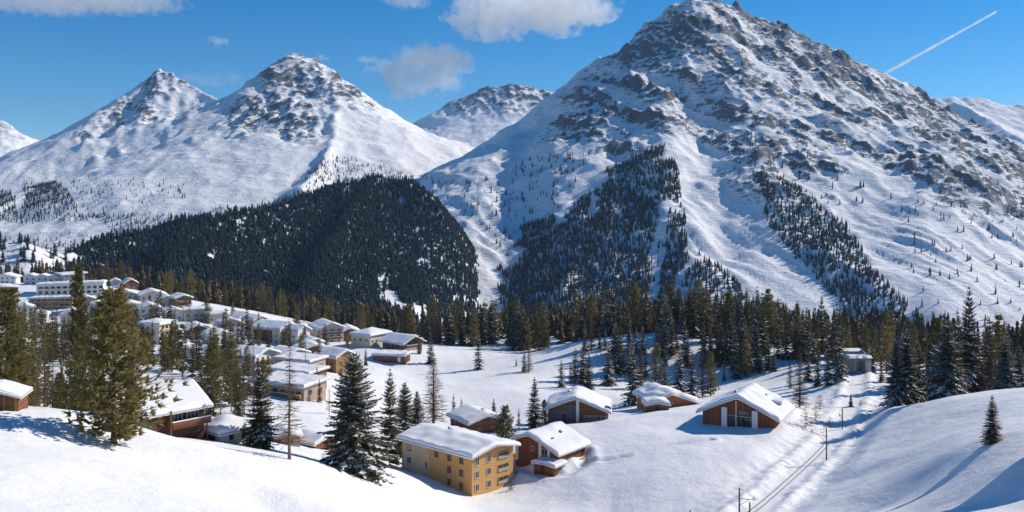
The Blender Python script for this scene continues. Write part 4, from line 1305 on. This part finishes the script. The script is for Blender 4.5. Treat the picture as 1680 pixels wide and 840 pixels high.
cl = [('white', 'cream walled cottage'), ('brown', 'brown boarded cottage'), ('beige', 'sand coloured cottage')]
k_ = 0
for u, D, yaw, w_, hh_, wm, lab in [
        (40, 535, -60, 10, 5.4, 'white', 'white cottage under the lower hotel wing, nearest the brown tower'), (64, 515, -70, 9, 4.6, 'cream', 'cream cottage below the lower hotel wing, among bare larches'),
        (140, 545, -50, 11, 6.0, 'pink', 'rosy house right of the lower hotel wing with a snow cap'), (160, 525, -65, 10, 5.0, 'white', 'white cottage between the tall pines and the cream pair of houses'),
        (178, 560, -55, 10, 5.8, 'beige', 'sandy house touching the right end of the long apartment hotel'), (190, 500, -60, 10, 5.0, 'cream', 'cream cottage left of the beige three storey block, up the slope'),
        (272, 545, -60, 9, 5.0, 'white', 'white cottage squeezed between the cream pair and the tan chalet'), (284, 500, -55, 9, 5.2, 'white', 'white cottage just behind the beige block on its right'),
        (376, 470, -50, 10, 5.4, 'cream', 'cream cottage in the trees left of the twin gabled pale house'), (322, 440, -60, 10, 5.0, 'brown', 'brown cottage below the sandy flat roofed building'),
        (356, 425, -45, 10, 4.8, 'white', 'white cottage with a heavy snow roof below the low sandy annex'), (120, 500, -70, 12, 5.0, 'beige', 'low sandy cottage under the long apartment hotel, half behind the slender pine'),
        (508, 440, -50, 9, 4.6, 'white', 'small white cottage between the twin gabled house and the hollow roofed one'), (200, 400, -55, 10, 4.6, 'cream', 'cream cottage on the snow shelf left of the beige block')]:
    h = House('cottage', lab, 'house', u, D, yaw, 10, w_, hh_, .38, 0, (.9, .9), wall=wm, snow=.8)
    generic(h, 2 if hh_ > 5.2 else 1, ['x+', 'y-'], z0=1.0, fh=2.5)

# --- railway underpass and snow gallery on the line
U0 = thing('railway_bridge', 'concrete railway underpass carrying a snowy deck over the cutting at the wood edge', 'bridge', (P(1405, 0, 318)[0], 318, -57.0), 4)
m = MB()
m.box(-4.2, -2.0, -3, 6, -1, 4.7); m.build('abutment', M['concrete'], U0)
m = MB(); m.box(2.0, 4.0, -3, 6, -1, 4.7); m.build('abutment', M['grey'], U0)
m = MB(); m.box(-4.3, 4.1, -3.2, 6.2, 4.702, 5.6); m.build('deck', M['concrete'], U0)
m = MB(); m.box(-3.4, 3.2, .6, 4.6, 5.602, 7.5); m.build('gallery', M['stone'], U0)
xs, ys = np.linspace(-4.6, 4.4, 24), np.linspace(-3.7, 6.4, 16)
X, Y = np.meshgrid(xs, ys, indexing='ij')
e = np.minimum(np.minimum(X + 4.6, 4.4 - X), np.minimum(Y + 3.7, 6.4 - Y))
V, Fc = shell(xs, ys, 5.62 + .9 * bez_edge(e, .8) + .1 * gn(X, Y, 3), np.full(X.shape, 5.605))
link_mesh('deck_snow', V, Fc, M['roof_snow'], U0, True)
V, Fc = shell(np.linspace(-3.6, 3.4, 12), np.linspace(.4, 4.8, 12), 7.51 + .5 * bez_edge(np.minimum(*np.meshgrid(np.minimum(np.linspace(0, 9.2, 12), np.linspace(9.2, 0, 12)), np.minimum(np.linspace(0, 9.3, 12), np.linspace(9.3, 0, 12)), indexing='ij')), 1.0), np.full((12, 12), 7.505))
link_mesh('gallery_snow', V, Fc, M['roof_snow'], U0, True)

# --- the railway: ballast under snow, two rails, catenary masts
tr = np.array(TRACK)
d = np.r_[0, np.cumsum(np.hypot(*(tr[1:, :2] - tr[:-1, :2]).T))]
tt = np.arange(0, 118.0, 2.0)
TX, TY = np.interp(tt, d, tr[:, 0]), np.interp(tt, d, tr[:, 1])
for _ in range(10):
    TX[1:-1] = (TX[:-2] + 2 * TX[1:-1] + TX[2:]) / 4
    TY[1:-1] = (TY[:-2] + 2 * TY[1:-1] + TY[2:]) / 4
gx, gy = np.gradient(TX), np.gradient(TY)
nn = np.hypot(gx, gy)
NX, NY = gy / nn, -gx / nn
R0 = thing('railway_track', 'single railway track with two dark rails swept free of snow in the cutting', 'railway track', (0, 0, 0))
tz = ground(TX, TY)
tz = np.maximum(tz, -57.2) * 0 + np.maximum.reduce([tz, ground(TX + .7 * NX, TY + .7 * NY), ground(TX - .7 * NX, TY - .7 * NY)])
for _ in range(4):
    tz[1:-1] = np.maximum(tz[1:-1], (tz[:-2] + tz[2:]) / 2)
for s in (-.55, .55):
    V = []
    for a, b, zb, zt in ((-.055, 0, -.3, .10), (.055, 0, -.3, .10)):
        V += [np.c_[TX + (s + a) * NX, TY + (s + a) * NY, tz + zb], np.c_[TX + (s + a) * NX, TY + (s + a) * NY, tz + zt]]
    n = len(TX)
    V = np.concatenate(V)
    Fc = []
    for i in range(n - 1):
        for p, q in ((0, n), (n, 3 * n), (3 * n, 2 * n)):
            Fc.append((p + i, q + i, q + i + 1, p + i + 1))
    link_mesh('rail', V, Fc, M['rail'], R0)
def mast(u, D, vt, label, arm=True, side=1, small=False, zb=None):
    x = (u - CX) / F * D
    z = g1(x, D) - .3 if zb is None else zb
    hgt = (HV - vt) / F * D - z
    i = int(np.argmin((TX - x) ** 2 + (TY - D) ** 2))
    yaw = math.degrees(math.atan2(TY[i] - D, TX[i] - x))
    e = thing('catenary_mast', label, 'mast', (x, D, z), yaw, None)
    m = MB(); m.tube((0, 0, 0), (0, 0, hgt), .17, .13, 8); m.build('pole', M['steel'], e)
    if arm:
        m = MB(); m.tube((.1, 0, hgt - 1.9), (3.9, 0, hgt - 1.25), .075, .06); m.build('arm', M['steel'], e)
        m = MB(); m.tube((.1, 0, hgt - 3.2), (2.2, 0, hgt - 1.6), .045); m.build('brace', M['steel'], e)
        for xx in (3.2, 3.55):
            m = MB(); m.tube((xx, 0, hgt - 1.35), (xx, 0, hgt - .75), .05); m.tube((xx, 0, hgt - 1.1), (xx, 0, hgt - .95), .10); m.build('insulator', M['steel'], e)
        m = MB(); m.tube((-.05, 0, hgt - .08), (.8, 0, hgt - .02), .06); m.tube((.75, 0, hgt - .02), (.75, 0, hgt - .42), .045); m.build('bracket', M['steel'], e)
    return e
mast(1213, 168, 801, 'catenary mast with slanting arm and two insulators at the lower picture edge')
mast(1356, 203, 703, 'brown catenary mast in the middle of the bend beside the track', True)
mast(1382, 235, 670, 'slim catenary mast further up the line before the underpass', True)
mast(1230, 160, 824, 'short thick post beside the mast at the lower picture edge', False)
mast(1132, 168, 837, 'stub of a post just rising above the lower picture edge, left of the mast', False)
# contact and feeder wires, sagging from mast to mast
pts = [(P(1213, 801, 168), 1), (P(1356, 703, 203), 1), (P(1382, 670, 235), 1), (P(1404, 618, 312), 1)]
for nm, off, dz, lab in (('contact_wire', .55, -1.3, 'thin overhead contact wire strung between the catenary masts along the track'), ('feeder_wire', .1, -.1, 'thin feeder wire running along the tops of the catenary masts')):
    m = MB()
    for (a, _), (b, _) in zip(pts[:-1], pts[1:]):
        a, b = Vector(a) + Vector((-off * 5, 0, dz)), Vector(b) + Vector((-off * 5, 0, dz))
        for i in range(10):
            f0, f1 = i / 10, (i + 1) / 10
            s = lambda f: a.lerp(b, f) - Vector((0, 0, 4 * .35 * f * (1 - f)))
            m.tube(s(f0), s(f1), .013, .013, 4)
    o = m.build(nm, M['steel'])
    tag(o, lab, 'wire')

# ------------------------------------------------------------------ trees one can tell apart
T_ = plant_px
T_('pine_hi', 186, 726, 470, 117, 'big bushy olive stone pine on the crest, left of the dark timber chalet', wide=1.12)
T_('pine_hi', 128, 690, 432, 150, 'tallest slender olive pine with an open crown, left of the big bushy pine', wide=.42)
T_('pine_hi', 12, 670, 470, 140, 'broad olive pine cut by the left picture edge', wide=.85)
T_('larch_hi', 74, 672, 482, 160, 'thin bare larch between the two left olive pines')
T_('pine_hi', 40, 672, 590, 178, 'low bushy pine on the crest behind the plank hut')
T_('pine_hi', 98, 676, 610, 172, 'low bushy pine on the crest beside the bare thin larch')
T_('larch_hi', 150, 690, 520, 165, 'bare larch showing beside the top of the big bushy pine')
T_('pine_hi', 216, 722, 610, 128, 'short bushy pine filling the gap beside the dark timber chalet', wide=.9)
T_('pine', 60, 650, 540, 220, 'olive pine standing in the snow behind the crest, below the hotel wing', wide=.8)
T_('dark_hi', 427, 740, 597, 153, 'stout olive green spruce right of the small hipped hut', wide=1.35)
T_('larch_hi', 475, 752, 562, 141, 'tall bare larch with a bright trunk, in front of the terrace houses', wide=1.1)
T_('spruce_hi', 580, 778, 576, 158, 'biggest snow dusted spruce, left of the ochre block', wide=1.45)
T_('dark_hi', 640, 730, 603, 222, 'slim dark spruce pointing up behind the ochre block', wide=1.05)
T_('spruce_hi', 664, 726, 626, 232, 'snow speckled spruce between the slim dark spruce and the rusty brown larch', wide=1.2)
T_('spruce_hi', 684, 722, 640, 236, 'smaller snow speckled spruce leaning against the rusty brown larch')
T_('brown', 711, 690, 577, 262, 'rusty brown bushy larch rising behind the roof of the ochre block', wide=1.5)
T_('snowy', 744, 690, 644, 275, 'small snowy spruce right of the rusty brown larch')
T_('snowy', 757, 690, 652, 280, 'tiny snowy spruce at the edge of the flat snow field')
T_('dark_hi', 877, 698, 617, 252, 'dark pointed spruce with one white bough left of the grey boarded house', wide=1.05)
T_('pine_hi', 893, 692, 655, 262, 'short olive pine hugging the dark pointed spruce', wide=.9)
T_('pine_hi', 829, 716, 664, 236, 'rounded olive pine behind the small red brown chalet', wide=1.15)
T_('dark_hi', 810, 700, 652, 262, 'small dark spruce left of the rounded olive pine')
T_('snowy', 851, 700, 668, 262, 'tiny young spruce right of the rounded olive pine')
T_('snowy', 785, 612, 536, 408, 'lone snowy spruce standing out on the flat snow field')
T_('snowy', 706, 602, 543, 424, 'snowy spruce right of the brown chalet with the bare grey roof')
T_('dark_hi', 847, 608, 588, 412, 'very small spruce alone on the shaded snow field')
T_('brown', 868, 612, 560, 400, 'brown larch with a pointed top at the far side of the snow field')
T_('snowy', 860, 612, 572, 402, 'slim spruce leaning on the brown larch across the snow field')
for i, (u, vb, vt, kd, lab) in enumerate([
        (921, 650, 588, 'snowy', 'snowy spruce at the left end of the bank, just behind the grey house'), (936, 648, 594, 'brown', 'brown larch tuft right behind the ridge of the grey house'),
        (944, 640, 570, 'snowy', 'tall thin spruce halfway up the shaded bank, left of a darker one'), (957, 640, 562, 'spruce', 'dark thin spruce halfway up the shaded bank above the grey house'),
        (966, 650, 580, 'spruce', 'dark spruce right of the grey house roof on the shaded bank'), (998, 642, 560, 'snowy', 'lone dark spruce in the middle of the smooth blue shaded bank'),
        (1040, 668, 560, 'snowy', 'spruce touching the left eave of the orange chalet, tallest of its clump'), (1052, 656, 574, 'brown', 'brown larch behind the left roof end of the orange chalet'),
        (1076, 640, 560, 'pine', 'olive spruce tip above the middle of the orange chalet roof'), (1092, 634, 584, 'spruce', 'short blue green spruce above the orange chalet roof'),
        (1116, 650, 562, 'snowy', 'pointed snowy spruce above the right roof end of the orange chalet'), (1136, 664, 574, 'snowy', 'snowy spruce between the orange chalet and the pillared chalet'),
        (1152, 662, 570, 'brown', 'brown speckled larch left of the pillared chalet gable'), (1166, 660, 576, 'pine', 'olive pine just left of the pillared chalet gable'),
        (1188, 640, 596, 'spruce', 'small blue shaded spruce above the left roof slope of the pillared chalet'), (1208, 640, 560, 'snowy', 'tall snow flecked spruce behind the pillared chalet ridge'),
        (1224, 636, 556, 'pine', 'olive spruce behind the pillared chalet ridge, next to the snow flecked one'), (1250, 622, 580, 'spruce', 'small spruce on the bank above the pillared chalet roof'),
        (1270, 622, 572, 'spruce', 'spruce on the bank right above the back end of the pillared roof'), (1296, 664, 590, 'brown', 'leafless brown larch crowding the back of the pillared chalet'),
        (1312, 672, 566, 'brown', 'big rusty larch right of the pillared chalet roof'), (1326, 660, 560, 'spruce', 'dark spruce rising behind the big rusty larch')]):
    g_x = (u - CX) / F
    D = 330
    D = {650: 372, 668: 302, 656: 310, 664: 308, 662: 318, 660: 318, 672: 252}.get(vb, 388)
    T_(kd, u, vb, vt, D, lab, wide=1.15)
T_('dark_hi', 1628, 727, 646, 140, 'lone young spruce on the smooth right knoll', wide=1.35)
for u, vb, vt, D, kd, lab, wd in [
        (1555, 660, 522, 238, 'spruce_hi', 'largest snow laden spruce behind the knoll, its boughs white to the ground', 1.35), (1590, 660, 468, 262, 'dark_hi', 'tallest dark spruce behind the knoll', .9),
        (1572, 660, 510, 268, 'dark_hi', 'dark spruce squeezed between the largest snow laden spruce and the tallest one', .9), (1470, 666, 556, 248, 'spruce_hi', 'snowy spruce at the left end of the knoll wood', 1.0),
        (1488, 664, 538, 250, 'spruce_hi', 'second snowy spruce from the left end of the knoll wood', 1.1), (1508, 664, 560, 252, 'dark_hi', 'dark spruce right of the two snowy ones at the left end of the knoll wood', 1.0),
        (1525, 662, 550, 255, 'dark_hi', 'dark narrow spruce left of the largest snow laden spruce', .8), (1612, 655, 540, 262, 'larch_hi', 'pale bare larch right of the tallest dark spruce', 1.0),
        (1628, 655, 548, 266, 'larch_hi', 'bare larch with two pale stems over the lone young spruce', 1.0), (1650, 652, 550, 258, 'spruce_hi', 'snowy spruce with long low boughs near the right picture edge', 1.1),
        (1672, 650, 566, 262, 'spruce_hi', 'snowy spruce cut by the right picture edge', 1.0), (1538, 655, 520, 290, 'pine_hi', 'olive spruce tip showing over the largest snow laden spruce', .7),
        (1378, 640, 528, 300, 'snowy', 'tall dark spruce left of the railway underpass', 1.1), (1358, 640, 548, 300, 'snowy', 'snowy spruce two places left of the railway underpass', 1.0), (1342, 640, 560, 305, 'spruce', 'dark spruce furthest left of the railway underpass', 1.0),
        (1432, 642, 556, 318, 'snowy', 'dark spruce right of the railway underpass', 1.0), (1446, 650, 576, 300, 'spruce', 'shorter spruce right of the railway underpass', .9), (1390, 610, 536, 340, 'pine', 'olive spruce behind the left side of the underpass deck', .9),
        (1404, 590, 540, 360, 'brown', 'brown larch right above the underpass deck', .9), (1420, 600, 534, 350, 'pine', 'olive spruce behind the right side of the underpass deck', .9)]:
    T_(kd, u, vb, vt, D, lab, wide=wd)
T_('dark_hi', 1396, 668, 644, 262, 'small bush like spruce beside the track in front of the underpass', wide=1.2)
for u, vb, vt, D, lab in [(1322, 690, 664, 232, 'bare brown bush at the lower right corner of the pillared chalet'), (1338, 684, 664, 240, 'bare brown bush on the cutting edge right of the pillared chalet'), (1345, 664, 646, 258, 'bare bush above the cutting, short of the underpass'),
        (838, 806, 784, 204, 'bare bush right beside the sunny front of the ochre block'), (846, 790, 770, 212, 'bare bush behind the sunny corner of the ochre block'), (640, 758, 742, 222, 'bare bush behind the far end of the ochre block'),
        (1412, 676, 656, 262, 'brown bush on the bank right of the track near the underpass'), (1362, 700, 682, 236, 'brown bush beside the track near the slim catenary mast'), (962, 752, 744, 214, 'small dark bush on the lip of the plowed path'),
        (112, 690, 668, 133, 'bare bush sticking out of the crest left of the big olive pine'), (60, 674, 656, 128, 'bare bush on the crest just right of the plank hut'), (530, 762, 744, 156, 'bare bush left of the biggest snow dusted spruce')]:
    T_('bush', u, vb, vt, D, lab, wide=.8)
# village trees
VT = [
    (30, 600, 520, 'pine', 330), (58, 596, 500, 'larch', 340), (86, 590, 505, 'snowy', 350), (112, 600, 520, 'larch', 330), (150, 600, 530, 'larch', 330), (166, 604, 520, 'pine', 330), (100, 640, 570, 'larch', 240), (140, 640, 575, 'larch', 235), (20, 630, 560, 'pine', 250),
    (70, 545, 490, 'snowy', 460), (40, 540, 492, 'snowy', 470), (148, 540, 486, 'larch', 470), (192, 548, 486, 'pine', 450), (216, 600, 540, 'spruce', 330), (236, 604, 548, 'pine', 320),
    (270, 612, 548, 'pine', 312), (286, 570, 504, 'spruce', 420), (276, 604, 560, 'spruce', 318), (300, 620, 575, 'larch', 300), (318, 610, 556, 'larch', 310), (335, 575, 530, 'larch', 400), (352, 580, 530, 'pine', 390), (366, 560, 510, 'spruce', 440), (378, 580, 520, 'spruce', 390),
    (330, 640, 580, 'spruce', 270), (345, 680, 590, 'spruce', 225), (362, 690, 600, 'larch', 212), (376, 660, 556, 'pine', 250), (392, 700, 600, 'spruce', 205), (408, 640, 585, 'spruce', 270), (300, 640, 600, 'spruce', 265), (398, 560, 515, 'snowy', 440), (412, 566, 520, 'snowy', 430), (424, 560, 530, 'pine', 440),
    (440, 640, 586, 'pine', 280), (452, 620, 570, 'larch', 310), (520, 645, 600, 'spruce', 285), (524, 660, 620, 'spruce', 270), (500, 575, 540, 'pine', 440), (570, 575, 540, 'pine', 440), (578, 610, 580, 'spruce', 380), (590, 605, 574, 'larch', 390), (560, 640, 600, 'spruce', 300), (600, 600, 570, 'spruce', 405),
    (688, 585, 545, 'spruce', 440), (440, 570, 535, 'spruce', 430), (395, 640, 590, 'larch', 280), (265, 560, 500, 'spruce', 425), (232, 530, 488, 'larch', 480), (276, 525, 488, 'larch', 500), (312, 520, 484, 'spruce', 520), (340, 530, 492, 'pine', 490), (178, 540, 478, 'pine', 470), (10, 560, 500, 'larch', 420),
    (600, 640, 605, 'larch', 310), (694, 700, 655, 'larch', 268), (560, 705, 660, 'spruce', 225), (540, 680, 630, 'larch', 250), (610, 560, 520, 'pine', 490), (640, 560, 525, 'larch', 490),
]
VG = {'pine': ('olive pine mixed in among the village houses', 'pines among the village houses'), 'larch': ('bare brown larch mixed in among the village houses', 'larches among the village houses'),
      'spruce': ('dark green spruce mixed in among the village houses', 'dark spruces among the village houses'), 'snowy': ('snow flecked spruce mixed in among the village houses', 'snowy spruces among the village houses')}
for u, vb, vt, kd, D in VT:
    T_(kd, u, vb, vt, D, VG[kd][0], VG[kd][1], wide=1.0)

# belts of trees, each tree its own object
def belt(line, n, kinds, hs, labels, seed, depth=40, jit=6):
    r = random.Random(seed)
    k_ = 0
    tries = 0
    while k_ < n and tries < n * 30:
        tries += 1
        t = r.random() * (len(line) - 1)
        i = int(t)
        f = t - i
        u = line[i][0] * (1 - f) + line[i + 1][0] * f
        D = line[i][1] * (1 - f) + line[i + 1][1] * f + r.random() ** 1.4 * depth
        x = (u - CX) / F * D + r.uniform(-jit, jit) * .3
        if float(gn(np.array(x / 16.0), np.array(D / 30.0), seed)) < -.12:
            continue
        if any((x - a) ** 2 + (D - b) ** 2 < 7.5 for a, b in TREE_XY) or any(math.hypot(x - a, D - b) < c + 1.5 for a, b, c in HOUSES):
            continue
        kd = r.choices(list(kinds), list(kinds.values()))[0]
        h = r.uniform(*hs) * (1 if r.random() < .8 else .7)
        lab, grp = labels[kd]
        plant(kd, x, D, h, lab, grp, wide=r.uniform(.9, 1.2))
        k_ += 1
bl = lambda place: {'spruce': ('dark spruce in the tree belt ' + place, 'dark spruces in the belt ' + place), 'snowy': ('snow flecked spruce in the tree belt ' + place, 'snowy spruces in the belt ' + place),
                    'pine': ('olive green pine in the tree belt ' + place, 'pines in the belt ' + place), 'larch': ('bare brown larch in the tree belt ' + place, 'larches in the belt ' + place), 'brown': ('bushy brown larch in the tree belt ' + place, 'brown larches in the belt ' + place)}
belt([(150, 655), (240, 640), (330, 625), (430, 605), (520, 600), (590, 590), (680, 575)], 62, {'pine': 5, 'spruce': 2, 'larch': 3}, (16, 23), bl('above the village'), 1, 30)
belt([(690, 500), (760, 505), (830, 490), (900, 470), (980, 455)], 50, {'spruce': 4, 'snowy': 1, 'pine': 2, 'brown': 1}, (21, 29), bl('beyond the flat snow field'), 2, 34)
belt([(985, 450), (1060, 446), (1130, 446), (1200, 445), (1290, 440)], 50, {'spruce': 4, 'snowy': 1, 'pine': 2, 'brown': 1}, (20, 29), bl('on top of the shaded bank'), 3, 34)
belt([(960, 408), (1040, 402), (1120, 400), (1200, 396), (1280, 385)], 46, {'spruce': 3, 'snowy': 3, 'brown': 1}, (13, 23), bl('down the face of the shaded bank'), 4, 22)
belt([(1300, 400), (1380, 400), (1450, 385), (1500, 330)], 26, {'spruce': 3, 'snowy': 2, 'pine': 2, 'brown': 1}, (15, 23), bl('behind the railway underpass'), 5, 50)
belt([(1460, 285), (1530, 288), (1600, 285), (1670, 280), (1760, 276)], 42, {'spruce': 3, 'snowy': 2, 'pine': 2, 'larch': 2}, (15, 23), bl('behind the knoll'), 6, 50)

vl = {k_: (a, b) for k_, (a, b) in VG.items()}
belt([(10, 330), (120, 335), (230, 330), (330, 300), (420, 290), (520, 320)], 72, {'pine': 5, 'larch': 3, 'spruce': 2, 'snowy': 1}, (11, 19), vl, 21, 60)
belt([(10, 430), (150, 430), (280, 430), (400, 420), (520, 440), (600, 480)], 92, {'pine': 5, 'larch': 3, 'spruce': 2, 'snowy': 1}, (10, 17), vl, 22, 100)
belt([(0, 170), (60, 175), (130, 180), (210, 190)], 34, {'pine': 3, 'larch': 4}, (7, 15), {'pine': ('olive pine in the thicket behind the left crest', 'pines in the thicket behind the left crest'), 'larch': ('bare larch in the thicket behind the left crest', 'larches in the thicket behind the left crest')}, 23, 50)
belt([(300, 240), (380, 225), (440, 235), (530, 250)], 16, {'pine': 2, 'larch': 2, 'spruce': 3}, (10, 19), {k_: (a.replace('mixed in among the village houses', 'in the hollow behind the small hipped hut'), b.replace('among the village houses', 'in the hollow behind the hut')) for k_, (a, b) in VG.items()}, 24, 60)
belt([(1080, 432), (1160, 425), (1240, 415), (1330, 395), (1380, 380)], 34, {'spruce': 4, 'snowy': 2, 'brown': 1}, (20, 28), bl('on the right end of the shaded bank'), 25, 40)
# the rows behind those belts, too many to count
def back_rows(seed, n, line, depth, hs):
    r = np.random.RandomState(seed)
    t = r.rand(n) * (len(line) - 1)
    i = t.astype(int); f = t - i
    L_ = np.array(line, float)
    u = L_[i, 0] * (1 - f) + L_[i + 1, 0] * f
    D = L_[i, 1] * (1 - f) + L_[i + 1, 1] * f + r.rand(n) * depth
    x = (u - CX) / F * D
    ok = fbm(x / 30, D / 60, seed, 2) > -.22
    x, D, n = x[ok], D[ok], int(ok.sum())
    return np.c_[x, D, ground(x, D)], hs[0] + (hs[1] - hs[0]) * r.rand(n)
q = [back_rows(11, 1100, [(-150, 680), (0, 680), (150, 672), (330, 640), (520, 615), (680, 600)], 110, (14, 22)), back_rows(12, 420, [(690, 540), (830, 530), (980, 495), (1130, 486), (1290, 480)], 150, (14, 22)),
     back_rows(13, 330, [(1290, 450), (1450, 440), (1560, 345), (1700, 330), (1850, 330)], 150, (12, 19))]
woods('woods', 'mixed woods of spruce and larch crowding the rim of the valley behind the nearer trees', np.concatenate([a for a, b in q]), np.concatenate([b for a, b in q]), M['woods_olive'], 1.0)

# ------------------------------------------------------------------ unseen chalet, added just right of the picture to throw the long shade over the knoll
h = House('chalet', 'unseen snow roofed chalet added to shade the knoll, just past the right picture edge', 'house', 1835, 118, -150, 15, 12, 6.5, .5, 0, (1.2, 1.2), wall='brown', snow=.7)
h.windows('x+', [-3, 0, 3], [1.2, 4.0], 1.2, 1.2)

# ------------------------------------------------------------------ haze, clouds, contrail
def volume_mat(name, color, dens, aniso=0.0):
    m = bpy.data.materials.new(name)
    m.use_nodes = True
    nt = m.node_tree
    nt.nodes.remove(nt.nodes['Principled BSDF'])
    v = nt.nodes.new('ShaderNodeVolumePrincipled')
    v.inputs['Color'].default_value = (*color, 1)
    v.inputs['Anisotropy'].default_value = aniso
    v.inputs['Density'].default_value = dens
    nt.links.new(v.outputs[0], nt.nodes['Material Output'].inputs['Volume'])
    return m, nt, v

HAZE = 2.8e-5
if HAZE:
    m = MB()
    m.box(-5600, 5600, -80, 7000, -260, 1120)
    hz, _, _ = volume_mat('haze', (0.42, 0.68, 1.0), HAZE, .1)
    ob = m.build('haze', hz)
    ob['kind'] = 'stuff'

def cloud(u, v, w, hgt, D, label, seed, lumps, dens=.0034, th=.50, soft=.20):
    """a cumulus: a lumpy closed body of droplets, thinning out towards its rim"""
    r = random.Random(seed)
    c = Vector(P(u, v, D))
    px = D / F
    import bmesh
    bm = bmesh.new()
    ell = []
    for i in range(lumps):
        if lumps == 1:
            fx, fz, s = 0, 0, 1
        else:
            fx = r.uniform(-.8, .8)
            fz = r.uniform(-.55, .55) * (1 - .5 * fx * fx)
            s = r.uniform(.28, .55)
        rx, rz_ = w / 2 * px * s * (1.0), hgt / 2 * px * max(.35, s * 1.25)
        ell.append((fx * w / 2 * px * .85, r.uniform(-.2, .2) * w * px * .4, fz * hgt / 2 * px * .8, rx, w / 2 * px * s * .8, rz_))
    bx = [max(abs(e[i]) + e[i + 3] for e in ell) * 1.05 for i in range(3)]
    bmesh.ops.create_icosphere(bm, subdivisions=4, radius=1)
    for vv in bm.verts:
        d = vv.co.normalized()
        # outermost point of the lumps along this ray, a little swollen
        best = .15
        D3 = Vector((d.x * bx[0], d.y * bx[1], d.z * bx[2]))
        for k_ in np.linspace(1.4, .1, 40):
            p = D3 * k_
            if any(((p.x - e[0]) / e[3]) ** 2 + ((p.y - e[1]) / e[4]) ** 2 + ((p.z - e[2]) / e[5]) ** 2 < 1.8 for e in ell):
                best = k_ + .03
                break
        vv.co = D3 * best
    me = bpy.data.meshes.new('cloud')
    bm.to_mesh(me); bm.free()
    ob = bpy.data.objects.new('cloud', me)
    COL.objects.link(ob)
    ob.location = c
    vm, nt, vn = volume_mat('cloud', (1, 1, 1), 0, .3)
    tc = nt.nodes.new('ShaderNodeTexCoord')
    def mth(op, a, b=None, c_=None, cl=False):
        x = nt.nodes.new('ShaderNodeMath'); x.operation = op; x.use_clamp = cl
        for i, q in enumerate((a, b, c_)):
            if q is None: continue
            if isinstance(q, (int, float)): x.inputs[i].default_value = q
            else: nt.links.new(q, x.inputs[i])
        return x.outputs[0]
    ns = nt.nodes.new('ShaderNodeTexNoise')
    ns.inputs['Scale'].default_value = 3.0 / (hgt * px)
    ns.inputs['Detail'].default_value = 8
    ns.inputs['Roughness'].default_value = .62
    mp = nt.nodes.new('ShaderNodeMapping'); mp.inputs['Location'].default_value = (seed * 37.0, 0, 0)
    nt.links.new(tc.outputs['Object'], mp.inputs[0]); nt.links.new(mp.outputs[0], ns.inputs['Vector'])
    f = None
    for e in ell:
        vs = nt.nodes.new('ShaderNodeVectorMath'); vs.operation = 'SUBTRACT'
        nt.links.new(tc.outputs['Object'], vs.inputs[0]); vs.inputs[1].default_value = e[:3]
        vd = nt.nodes.new('ShaderNodeVectorMath'); vd.operation = 'DIVIDE'
        nt.links.new(vs.outputs[0], vd.inputs[0]); vd.inputs[1].default_value = e[3:]
        vl = nt.nodes.new('ShaderNodeVectorMath'); vl.operation = 'LENGTH'
        nt.links.new(vd.outputs[0], vl.inputs[0])
        g = mth('SUBTRACT', 1.0, vl.outputs['Value'])
        f = g if f is None else mth('MAXIMUM', f, g)
    a = mth('MULTIPLY_ADD', mth('SUBTRACT', ns.outputs['Fac'], th), 10.0, mth('MULTIPLY', f, 2.4))
    a = mth('MULTIPLY', mth('MULTIPLY', a, 1.0 / soft / 2, None, True), dens)
    nt.links.new(a, vn.inputs['Density'])
    me.materials.append(vm)
    tag(ob, label, 'cloud')
    return ob
CD = 9000
cloud(690, 108, 175, 92, CD, 'largest free floating white cumulus cloud, between the left peaks and the big peak', 3, 9)
cloud(860, 18, 250, 86, CD, 'long white cloud touching the top picture edge left of the big summit', 5, 10)
cloud(366, 65, 54, 26, CD, 'small single puff of cloud above the left peaks', 7, 3, .004)
cloud(537, 95, 28, 15, CD, 'tiny puff of cloud right of the second peak', 9, 2, .005)
cloud(346, 133, 100, 34, CD + 900, 'faint thin cloud wisp between the two left peaks', 11, 5, .0008, .5, .4)
cloud(120, 2, 330, 44, CD, 'flat cloud bank along the upper left picture edge', 13, 10, .002)
cloud(630, -4, 120, 34, CD, 'cloud fringe at the top picture edge left of the long cloud', 15, 4, .002)
cloud(596, 100, 40, 16, CD + 300, 'small faint cloud scrap left of the largest cumulus', 17, 2, .004, .5, .3)
# contrail: a long thin tube of ice crystals
a, b = Vector(P(1452, 121, 8600)), Vector(P(1637, 18, 8600))
m = MB()
N = 40
rs = random.Random(4)
R1 = [((3.0 - 1.3 * i / N) * 5.9) * rs.uniform(.8, 1.15) * (1 if i < N else .3) for i in range(N + 1)]
for i in range(N):
    m.tube(a.lerp(b, i / N), a.lerp(b, (i + 1) / N), R1[i], R1[i + 1], 8)
vm, _, _ = volume_mat('contrail', (1, 1, 1), .05, .5)
o = m.build('contrail', vm)
tag(o, 'straight white contrail slanting up to the right over the ridge of the big peak', 'contrail')
